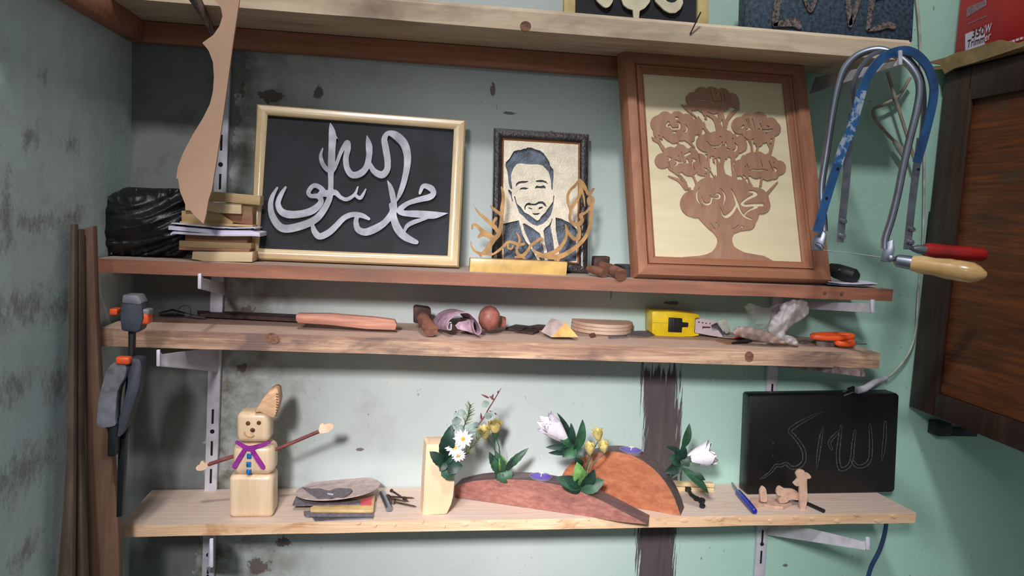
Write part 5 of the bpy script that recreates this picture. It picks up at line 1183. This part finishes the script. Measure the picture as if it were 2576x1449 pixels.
nails = [((1960, 390), (2440, 420)), ((1950, 430), (2300, 500)), ((2060, 520), (2480, 610)), ((1940, 480), (2100, 470)), ((2240, 470), (2320, 540)), ((1930, 440), (2020, 600)), ((2000, 350), (2200, 480))]
nl = ['topmost long dark nail pointing right', 'middle dark nail under the long one', 'lowest long dark nail nearest the edge', 'short dark nail end against the steel pin', 'stubby dark nail standing at right of heap', 'steep dark nail beside the steel pin', 'slanting dark nail across the heap']
for i, (a, b) in enumerate(nails):
    p, q = [S4.pt(*w)+V((0, 0, .0018+.0012*i)) for w in ZD([a, b])]
    d = (q-p); L_ = d.length
    mk('nail', lathe(p, d, [(0, .0034), (.0012, .0034), (.0013, .0018), (L_-.004, .0016), (L_, .0003)], 8), M['rust'], label=nl[i]+' right of the disc pile', cat='nail', group='dark nails beside the steel pin')
# ------------------------------------------------------------------ vase block
ZV = Z(1040, 960, 3.6225)
yv = S4.Y(1100, 1295)
vf = ZV([(118, 572), (225, 575), (375, 872), (372, 930), (362, 1050), (345, 1120), (305, 1208), (88, 1218), (100, 900)])
r = thing('flower_block', 'pale wooden block with slanted top holding the leafy bouquet', 'vase', tuple(at(1095, 1297, yv)))
mk('block', slab(ZV([(118, 572), (300, 568), (375, 800), (375, 930), (362, 1050), (345, 1120), (305, 1208), (85, 1220), (96, 900)]), YP(yv), .045), M['vase'], r, bevel=.002)
mk('side_bevel', slab(ZV([(95, 515), (118, 572), (96, 900), (85, 1220), (62, 1208), (72, 900)]), plane3(ZV([(118, 572)])[0]+(yv,), ZV([(85, 1220)])[0]+(yv,), ZV([(62, 1208)])[0]+(yv+.02,)), .006), M['vase'], r)
# ------------------------------------------------------------------ candle holders
def holder(name, label, arc, base, yf, dep, fm, tm_):
    """solid with arched top: face polygon of pixels, dark top strip"""
    root = thing(name, label, 'candle holder', tuple(at(*base[0], yf)))
    return root
ya_l, ya_r = S4.Y(1143, 1250), S4.Y(1610, 1319)
PA = PL((S4.pt(1143, 1252)), (S4.pt(1605, 1318)-S4.pt(1143, 1252)).cross(V((0, 0, 1))))
arcA = cat([(1143, 1222), (1200, 1209), (1270, 1206), (1330, 1208), (1380, 1215), (1430, 1227), (1480, 1245), (1530, 1268), (1580, 1294), (1628, 1319)], 4)
faceA = arcA+[(1560, 1313), (1440, 1294), (1300, 1273), (1143, 1250)]
r = thing('arched_candle_holder', 'long low arched candle holder with reddish face', 'candle holder', tuple(PA.pt(1400, 1290)))
gA = slab(faceA, PA, .042)
n_ = len(faceA); gA.m = [0, 0]+[1 if i < len(arcA)-1 else 0 for i in range(n_)]
mk('arched_body', gA, None, r, mats=[M['candlewood'], M['darktop']], bevel=0)
hA = r
PA2 = PL((S4.pt(1430, 1225)), (S4.pt(1712, 1297)-S4.pt(1415, 1238)).cross(V((0, 0, 1))))
PA2 = PL(S4.pt(1712, 1298), (S4.pt(1712, 1298)-S4.pt(1445, 1252)).cross(V((0, 0, 1))))
arcB = cat([(1413, 1198), (1425, 1178), (1450, 1158), (1480, 1145), (1520, 1137), (1560, 1138), (1600, 1150), (1640, 1176), (1670, 1208), (1690, 1240), (1703, 1270), (1712, 1297)], 4)
faceB = arcB+[(1640, 1285), (1560, 1270), (1445, 1250), (1413, 1225)]
r = thing('half_round_candle_holder', 'half-round orange stained candle holder behind the arched one', 'candle holder', tuple(PA2.pt(1600, 1280)))
gB = slab(faceB, PA2, .042); n_ = len(faceB); gB.m = [0, 0]+[1 if i < len(arcB)-1 else 0 for i in range(n_)]
mk('half_round_body', gB, None, r, mats=[M['orangewood'], M['darktop']])
def tealight(label, px, py, pl, rad=.0185):
    c0 = pl.pt(px, py, -.021)
    root = thing('tealight', label, 'candle', tuple(c0), 'purple tealights in the wooden holders')
    return root, c0
for (px, py, pl, lb) in ((1354, 1198, PA, 'purple tealight sunk in the long arched holder'), (1581, 1134, PA2, 'purple tealight on top of the half-round holder')):
    c0 = pl.pt(px, py, -.021)
    A_ = [pl.pt(p[0], p[1], -.021) for p in (arcA if pl is PA else arcB)]
    for u_, w_ in zip(A_, A_[1:]):
        if u_.x <= c0.x <= w_.x: c0.z = u_.z+(w_.z-u_.z)*(c0.x-u_.x)/(w_.x-u_.x)
    c0.z += 0.0
    root = thing('tealight', lb, 'candle', tuple(c0+V((0, 0, -.010))), 'purple tealights in the wooden holders')
    mk('tin_cup', lathe(c0+V((0, 0, -.010)), (0, 0, 1), [(0, .0185), (.011, .019), (.0125, .0198), (.0125, .0188), (.0095, .0180)], 32), M['tin'], root)
    wx = mk('wax', lathe(c0+V((0, 0, -.002)), (0, 0, 1), [(0, .0178), (.0035, .0178), (.0037, .0150)], 32), M['purplewax'], root)
    mk('wick', tube([c0+V((0, 0, .001)), c0+V((.001, 0, .008))], .0009, 6), M['wick'], wx)
# ------------------------------------------------------------------ flowers
def leafg(base, tip, w, face=(0, -1, .3), curl_=.15, fold=.25, n=9, jag=0):
    base, tip = V(base), V(tip); d = tip-base; L = d.length; dn = d.normalized()
    f = V(face); f = (f-dn*f.dot(dn)).normalized(); s = dn.cross(f)
    vs = []; 
    for i in range(n+1):
        t = i/n; ww = w*math.sin(math.pi*min(1, t*.92+.06))**.8*(1-.25*t)/2
        if i == n: ww = w*.01
        if jag and i % 2: ww *= 1-jag
        c0 = base+d*t+f*(math.sin(t*math.pi)*L*curl_)
        for k in (-1, -.5, 0, .5, 1): vs.append(c0+s*ww*k+f*abs(k)*ww*fold)
    fs = [(5*i+k, 5*i+k+1, 5*i+6+k, 5*i+5+k) for i in range(n) for k in range(4)]
    g = G().add(vs, fs)
    g.add([v-f*.0004 for v in vs], [tuple(reversed(x)) for x in fs]); return g
def bloom(root, base, tip, r_, n_out, mat, name='petal', open_=.6, inner=True, seed=1):
    rnd = random.Random(seed); base, tip = V(base), V(tip); ax = (tip-base); L = ax.length; ax.normalize(); x, y = frame_of(ax)
    layers = [(n_out, 1.0, 1.0)]+([(max(2, n_out-1), .68, 1.04), (2, .36, .98)] if inner else [])
    for li, (n, rs, hs) in enumerate(layers):
        for j in range(n):
            a0 = 2*math.pi*j/n+li*.7+rnd.uniform(-.15, .15); hw = math.pi/n*1.35; vs = []; m = 8; kk = 6
            flare = open_*rnd.uniform(.7, 1.2)
            for i in range(m+1):
                t = i/m; rad = r_*rs*(.12+.88*math.sin(min(t*1.25, 1)*math.pi/2)**.9)+r_*flare*.9*max(0, t-.6)**1.2
                wdt = hw*(.6+.45*math.sin(t*math.pi*.8))*(1 if t < .7 else max(.12, 1-((t-.7)/.3)**1.6*.9))
                for q in range(kk+1):
                    u = q/kk*2-1; a = a0+u*wdt; hh = L*hs*(t-.06*u*u*t)
                    vs.append(base+ax*hh+(x*math.cos(a)+y*math.sin(a))*(rad+.0003*li))
            fs = [(i*(kk+1)+q, i*(kk+1)+q+1, (i+1)*(kk+1)+q+1, (i+1)*(kk+1)+q) for i in range(m) for q in range(kk)]
            g = G().add(vs, fs); g.add([v+(base-v).project(x)*.02-ax*.0003 for v in vs], [tuple(reversed(f)) for f in fs])
            mk(name, g, mat, root)
def daisy(root, c0, nrm, R_, seed):
    x, y = frame_of(nrm); nrm = V(nrm).normalized(); c0 = V(c0); rn = random.Random(seed)
    cen = mk('flower_centre', lathe(c0, nrm, [(0, R_*.24), (.002, R_*.2), (.0028, R_*.05)], 12), M['daisyc'], root)
    for k in range(14):
        a = 2*math.pi*k/14+rn.uniform(-.1, .1); d = x*math.cos(a)+y*math.sin(a)
        mk('petal', leafg(c0+d*R_*.15+nrm*.001*(k % 2), c0+d*R_*rn.uniform(.9, 1.05)+nrm*.002, R_*.34, nrm, .05, .15, 5), M['daisy'], cen)
def needles(path, Yoff, L, n, mat, name, root, rnd):
    g = G()
    for i in range(n):
        t = i/n*(len(path)-1); k = int(t); p = path[k].lerp(path[min(k+1, len(path)-1)], t-k); d = (path[min(k+1, len(path)-1)]-path[k]).normalized()
        s = V((rnd.uniform(-1, 1), rnd.uniform(-1, 1), rnd.uniform(-1, 1))); s = (s-d*s.dot(d)).normalized()
        e = p+(s*.8+d*.7)*L*rnd.uniform(.6, 1.1)
        g.join(tube([p, e], [.0006, .0002], 4, True))
    mk(name, g, mat, root, kind='stuff')
# bouquet on the block
rnd = random.Random(5)
yq = yv-.008
def zv(x, y, dy=0): return at(*ZV([(x, y)])[0], yq+dy)
r = thing('leafy_bouquet', 'artificial bouquet with daisies and round grey leaves on the pale block', 'flowers', tuple(zv(290, 740)))
for (b, t_, w, fc, mt) in (((275, 690), (345, 395), .030, (0, -1, .1), 'leafdark'), ((285, 750), (148, 638), .024, (0, -1, .3), 'leafdark'), ((290, 745), (190, 700), .020, (0, -1, .2), 'leafdark'), ((300, 730), (240, 820), .016, (0, -1, .5), 'leafdark'),
                       ((285, 770), (452, 770), .030, (0, -1, .2), 'leafdark'), ((290, 770), (360, 886), .034, (.2, -1, .2), 'leaf'), ((290, 720), (370, 690), .018, (0, -1, .4), 'leafdark'), ((285, 740), (355, 560), .018, (.4, -1, 0), 'leafdark')):
    mk('leaf', leafg(zv(*b, -.004), zv(*t_, -.012), w, fc, .12, .2, 10, .08), M[mt], r)
P1 = [V(p) for p in (zv(290, 700), zv(335, 540), zv(375, 430), zv(400, 340), zv(385, 270))]
mk('stem', tube(P1, .0012, 6), M['stemred'], r)
P2 = [V(p) for p in (zv(300, 710), zv(400, 590), zv(500, 510), zv(570, 420), zv(640, 330), zv(690, 240), zv(740, 160), zv(800, 60))]
mk('stem', tube(P2, [.0012]*6+[.001, .0005], 6), M['stemred'], r)
P3 = [V(p) for p in (zv(360, 715), zv(420, 712), zv(470, 670), zv(530, 590), zv(590, 520), zv(640, 470))]
mk('stem', tube(P3, .001, 6), M['stem'], r)
P4 = [V(p) for p in (zv(420, 520), zv(465, 400), zv(500, 310), zv(520, 210))]
mk('stem', tube(P4, .0009, 6), M['leafdark'], r)
needles(P3[2:], 0, .013, 60, M['needle'], 'needles', r, rnd); needles(P4[1:], 0, .013, 46, M['needle'], 'needles', r, rnd)
for (x, y, rx, a) in ((390, 300, 26, .6), (440, 285, 40, 0), (395, 360, 46, .2), (430, 430, 46, -.2), (365, 410, 32, .8), (545, 420, 46, .3), (570, 390, 30, -.5), (658, 205, 40, .4), (680, 312, 40, -.4), (470, 470, 36, .1), (540, 460, 34, .9), (720, 290, 26, 1.2), (330, 430, 22, 0)):
    c0 = zv(x, y, -.004+rnd.uniform(-.004, .004)); rr = rx*.000178*1.0
    u = V((math.cos(a), .3, math.sin(a)))
    mk('round_leaf', leafg(c0-u*rr, c0+u*rr, rr*1.9, (rnd.uniform(-.4, .4), -1, .3), .1, .15, 7), M['euca'], r)
for (a, b) in (((690, 150), (615, 115)), ((710, 160), (730, 110)), ((740, 170), (690, 130)), ((690, 265), (765, 302)), ((620, 350), (615, 280)), ((770, 110), (775, 80))):
    mk('leaf', leafg(zv(*a), zv(*b), .004, (0, -1, .2), .1, .2, 5), M['stemred'], r)
for (x, y, R_, sd, nn) in ((450, 522, .0170, 1, (.15, -1, .35)), (376, 602, .0160, 2, (-.1, -1, .25)), (412, 672, .0125, 3, (.1, -1, -.3))):
    daisy(r, zv(x, y, -.014), nn, R_, sd)
# yellow flowers in the arched holder
yw = PA.pt(1265, 1205, -.012).y
def zw(x, y, dy=0): return at(*ZV([(x, y)])[0], yw+dy)
r = thing('yellow_flower_sprig', 'two yellow artificial flowers with green leaves in the arched holder', 'flowers', tuple(zw(790, 860)))
for P in (((800, 860), (790, 700), (780, 590), (750, 500), (742, 440)), ((790, 860), (760, 660), (720, 580), (680, 520), (655, 470)), ((795, 850), (745, 650), (738, 560), (740, 470))):
    mk('stem', tube([zw(*p, -.001*i) for i, p in enumerate(P)], .0011, 6), M['leaf'], r)
bloom(r, zw(745, 480, -.004), zw(745, 360, -.008), .0105, 5, M['petalyellow'], 'petal', .9, True, 3)
bloom(r, zw(660, 530, -.003), zw(640, 415, -.008), .0100, 5, M['petalyellow'], 'petal', .9, True, 4)
mk('sepal', lathe(zw(748, 520, -.004), zw(745, 400)-zw(748, 520), [(0, .002), (.008, .0055), (.012, .0065)], 10), M['leaf'], r)
for (b, t_, w, mt, fc) in (((800, 850), (750, 630), .026, 'leaf', (0, -1, .2)), ((790, 800), (690, 640), .020, 'leafdark', (-.3, -1, .1)), ((810, 820), (790, 660), .020, 'leaflight', (.3, -1, .1)), ((820, 820), (925, 690), .013, 'leafdark', (.2, -1, .3)), ((840, 800), (1050, 605), .017, 'leaf', (0, -1, .6)), ((800, 800), (870, 925), .034, 'leaf', (0, -1, .3)), ((790, 810), (760, 900), .02, 'leafdark', (0, -1, .4)), ((780, 830), (700, 700), .014, 'leaf', (-.2, -1, 0))):
    mk('leaf', leafg(zw(*b, -.004), zw(*t_, -.014), w, fc, .12, .25, 10, .1), M[mt], r)
# white rose + yellow buds in middle
ZF = Z(1330, 960, 3.623)
yf_ = PA.pt(1445, 1232, -.02).y
def zf(x, y, dy=0): return at(*ZF([(x, y)])[0], yf_+dy)
r = thing('rose_sprig', 'white artificial rose leaning left with dark leaves above the holders', 'flowers', tuple(zf(480, 980)))
bloom(r, zf(385, 555, 0), zf(140, 350, -.012), .0175, 4, M['petal'], 'petal', .45, True, 8)
mk('stem', tube([zf(480, 980), zf(470, 800, -.002), zf(440, 660, -.002), zf(375, 560)], .0017, 8), M['leafdark'], r)
for (b, t_, w, mt, fc) in (((390, 560), (260, 285), .012, 'leafdark', (.5, -1, .2)), ((400, 580), (385, 375), .013, 'leafdark', (0, -1, 0)), ((420, 640), (492, 345), .022, 'leaf', (.3, -1, 0)), ((400, 600), (265, 500), .016, 'leaf', (0, -1, .5)), ((400, 590), (155, 600), .014, 'leafdark', (0, -1, .3)), ((410, 610), (180, 650), .014, 'leafdark', (0, -1, -.1)), ((420, 590), (310, 690), .030, 'leaf', (0, -1, .2)), ((430, 630), (500, 690), .020, 'leafdark', (0, -1, .3)), ((470, 780), (430, 690), .018, 'leafdark', (0, -1, .3))):
    mk('leaf', leafg(zf(*b, -.005), zf(*t_, -.014), w, fc, .1, .25, 9), M[mt], r)
r = thing('yellow_bud_sprig', 'three pale yellow buds with bright green leaves between the holders', 'flowers', tuple(zf(490, 985)))
for (b, t_, R_, sd) in (((635, 545), (625, 430), .0088, 2), ((560, 670), (555, 560), .0086, 5), ((690, 650), (675, 545), .0088, 7)):
    bloom(r, zf(*b, -.018), zf(*t_, -.022), R_, 4, M['petalyellow'], 'petal', .25, True, sd)
for P in (((500, 970), (520, 820), (580, 650), (600, 600), (632, 545)), ((495, 970), (530, 760), (550, 670)), ((505, 970), (560, 760), (650, 690), (688, 650))):
    mk('stem', tube([zf(*p, -.018) for p in P], .001, 6), M['leaf'], r)
for (b, t_, w, mt, fc) in (((470, 930), (440, 735), .028, 'leaflight', (0, -1, .1)), ((475, 945), (500, 800), .024, 'leaflight', (.3, -1, 0)), ((470, 970), (250, 870), .026, 'leaf', (0, -1, .4)), ((470, 960), (320, 860), .024, 'leafdark', (0, -1, .3)), ((480, 985), (690, 900), .030, 'leaf', (0, -1, .4)), ((490, 970), (600, 800), .026, 'leafdark', (.2, -1, .2)), ((470, 990), (300, 960), .018, 'leafdark', (0, -1, .6))):
    mk('leaf', leafg(zf(*b, -.022), zf(*t_, -.032), w, fc, .1, .25, 10, .06), M[mt], r)
# right rose
yg = PA2.pt(1690, 1200, -.02).y
def zg(x, y, dy=0): return at(*ZF([(x, y)])[0], yg+dy)
r = thing('rose_sprig', 'white artificial rose leaning right at the half-round holder', 'flowers', tuple(zg(1290, 850)))
bloom(r, zg(1400, 735, 0), zg(1690, 640, -.010), .0180, 4, M['petal'], 'petal', .9, True, 11)
mk('stem', tube([zg(1270, 860), zg(1340, 780), zg(1420, 720)], .0018, 8), M['leafdark'], r)
for (b, t_, w, mt, fc) in (((1410, 600), (1465, 382), .017, 'leaf', (0, -1, .1)), ((1400, 660), (1250, 590), .012, 'leafdark', (0, -1, .8)), ((1400, 700), (1330, 640), .022, 'leafdark', (0, -1, .2)), ((1390, 740), (1615, 712), .022, 'leaf', (0, -1, .5)), ((1390, 760), (1240, 830), .022, 'leafdark', (0, -1, .2)), ((1380, 730), (1280, 680), .024, 'leaf', (0, -1, .2)), ((1390, 740), (1300, 880), .016, 'leafdark', (0, -1, .3)), ((1400, 790), (1640, 1020), .019, 'leaf', (.3, -1, .5)), ((1480, 820), (1610, 900), .012, 'leafdark', (.2, -1, .4)), ((1400, 720), (1405, 560), .016, 'leafdark', (0, -1, .1)), ((1400, 700), (1500, 760), .02, 'leafdark', (0, -1, .3))):
    mk('leaf', leafg(zg(*b, -.006), zg(*t_, -.014), w, fc, .08, .25, 9), M[mt], r)
# ------------------------------------------------------------------ right end of the lower plank
ybb = S4.Y(1990, 1243)
r = thing('carved_black_board', 'thick black block with faint carved script at the right of lower plank', 'sign', tuple(at(2060, 1241, ybb)))
PBB = plane3((1878, 1245, ybb), (2251, 1238, ybb), (1887, 996, ybb+.004))
mk('block', slab([(1887, 998), (1893, 994), (2255, 989), (2262, 996), (2251, 1232), (2245, 1238), (1882, 1245), (1877, 1240)], PBB, .034), M['blackboard'], r, bevel=.002)
ZB = Z(1840, 960, 4.0244)
for s_ in ([(945, 295, 8), (850, 335, 22), (740, 390, 36), (640, 450, 46), (590, 500, 40), (640, 560, 40), (700, 640, 42), (735, 720, 44), (730, 810, 44), (680, 860, 44), (610, 870, 40), (550, 830, 34), (500, 850, 34), (450, 850, 34), (400, 910, 30), (340, 960, 26), (290, 985, 12)],
           [(930, 460, 10), (905, 560, 34), (880, 720, 38), (860, 880, 12)], [(1085, 500, 26), (1030, 560, 36), (990, 620, 34), (1010, 680, 30)],
           [(1110, 450, 24), (1090, 600, 40), (1075, 760, 44), (1100, 880, 46), (1180, 860, 42), (1215, 780, 40), (1230, 640, 38), (1250, 500, 24)], [(1220, 800, 36), (1270, 855, 42), (1350, 845, 42), (1400, 780, 40), (1410, 620, 40), (1400, 440, 26)],
           [(1555, 410, 26), (1550, 560, 40), (1535, 700, 36), (1520, 800, 12)], [(420, 620, 14), (425, 625, 14)], [(415, 750, 14), (425, 745, 12)]):
    c = Cut(1880, 990, 2255, 1240, 2); q = ZB(s_)
    outer = Cut(1880, 990, 2255, 1240, 2); outer.stroke(q); inn = Cut(1880, 990, 2255, 1240, 2); inn.stroke(q, True, .55)
    outer.m &= ~inn.m
    mk('carved_stroke', outer.plate(PBB, .002, .0008), M['carve'], r)
# little tan cut-outs
def s4z(x, y): return S4.Y(*ZB([(x, y)])[0])
yc1 = S4.Y(*ZB([(500, 1290)])[0])
def cutout(name, label, pts, Y, th=.005, mat='scrap'):
    c = Cut(1880, 1170, 2060, 1300, 3); c.poly(ZB(pts), smooth=True)
    mk(name, c.plate(YP(Y), th, 0), M[mat], label=label, cat='cutout')
pa_ = ZB([(190, 1240), (185, 1205), (290, 1195), (420, 1200), (600, 1235), (610, 1260), (520, 1296), (400, 1285), (330, 1262), (220, 1285)])
mk('tan_cutout', prism([S4.pt(*p)+V((0, 0, .0005)) for p in pa_], (0, 0, .005)), M['scrap'], label='flat tan wood cut-out lying before the black board', cat='cutout')
cutout('tan_cutout', 'small finger-shaped tan cut-out standing up at left', [(296, 1215), (290, 1120), (302, 1080), (322, 1060), (345, 1080), (356, 1120), (358, 1215)], yc1+.01)
cutout('tan_cutout', 'leaning wavy tan cut-out between finger piece and tall piece', [(455, 1120), (470, 1075), (500, 1060), (540, 1085), (600, 1088), (650, 1100), (690, 1150), (690, 1200), (600, 1195), (560, 1225), (490, 1230), (485, 1190), (510, 1160), (470, 1150)], yc1+.008)
cutout('tan_cutout', 'tall tan cut-out like a nail with knobbly head', [(700, 1300), (690, 1180), (690, 1060), (660, 1060), (630, 1030), (670, 985), (655, 930), (690, 895), (735, 900), (750, 930), (775, 925), (808, 965), (790, 985), (765, 1000), (770, 1180), (745, 1300), (725, 1310)], yc1-.004)
mk('black_file', tube([S4.pt(*p)+V((0, 0, .0036)) for p in ZB([(620, 1190), (760, 1250), (935, 1330)])], [.0028, .0034, .0036], 8), M['black'], label='short black rod lying behind the tall tan cut-out', cat='rod')
r = thing('blue_screwdriver', 'blue handled small screwdriver lying near the plank edge', 'screwdriver', tuple(S4.pt(1880, 1280)))
q0, q1, q2 = [S4.pt(*p)+V((0, 0, .006)) for p in ZB([(5, 1060), (55, 1140), (235, 1350)])]
mk('shaft', tube([q0, q1], .0022, 8), M['steel'], r)
d_ = q2-q1; L_ = d_.length
mk('handle', lathe(q1, d_, [(0, .0035), (.006, .0056), (L_*.5, .0060), (L_-.008, .0056), (L_-.002, .0050), (L_, .003)], 14), M['bluepen'], r)
ZK = Z(1330, 960, 3.623)
for (pts, lb) in (([(1450, 1000), (1480, 1050), (1530, 1085)], 'bent black screw right of the half-round holder'), ([(1575, 1105), (1580, 1150)], 'small black screw nearest the plank edge')):
    P = [S4.pt(*p)+V((0, 0, .004)) for p in ZK(pts)]
    g = tube(P, .0036 if len(P) == 3 else .003, 8); g.join(lathe(P[0], (0, -.3, 1), [(-.003, .006), (.003, .0062), (.005, .003)], 10)).join(lathe(P[-1], (0, -.3, 1), [(-.003, .005), (.002, .0052), (.003, .003)], 10))
    mk('black_screw', g, M['black'], label=lb, cat='screw', group='black screws on the lower plank')
for i, (y0, lb) in enumerate(((1205, 'upper thin pine strip behind the half-round holder'), (1216, 'lower thin pine strip lying against the wall'))):
    a, b = S4.pt(1690, 1232), S4.pt(1793, 1236)
    z0 = .004+.009*(1-i)
    mk('pine_strip', box((a+b)/2+V((0, 0, z0)), (b-a), (0, .012, 0), (0, 0, .0075)), M['offcut_pale'], label=lb, cat='strip', bevel=.0008)
# ------------------------------------------------------------------ tidy
for o in bpy.data.objects:
    if '_o' in o: del o['_o']
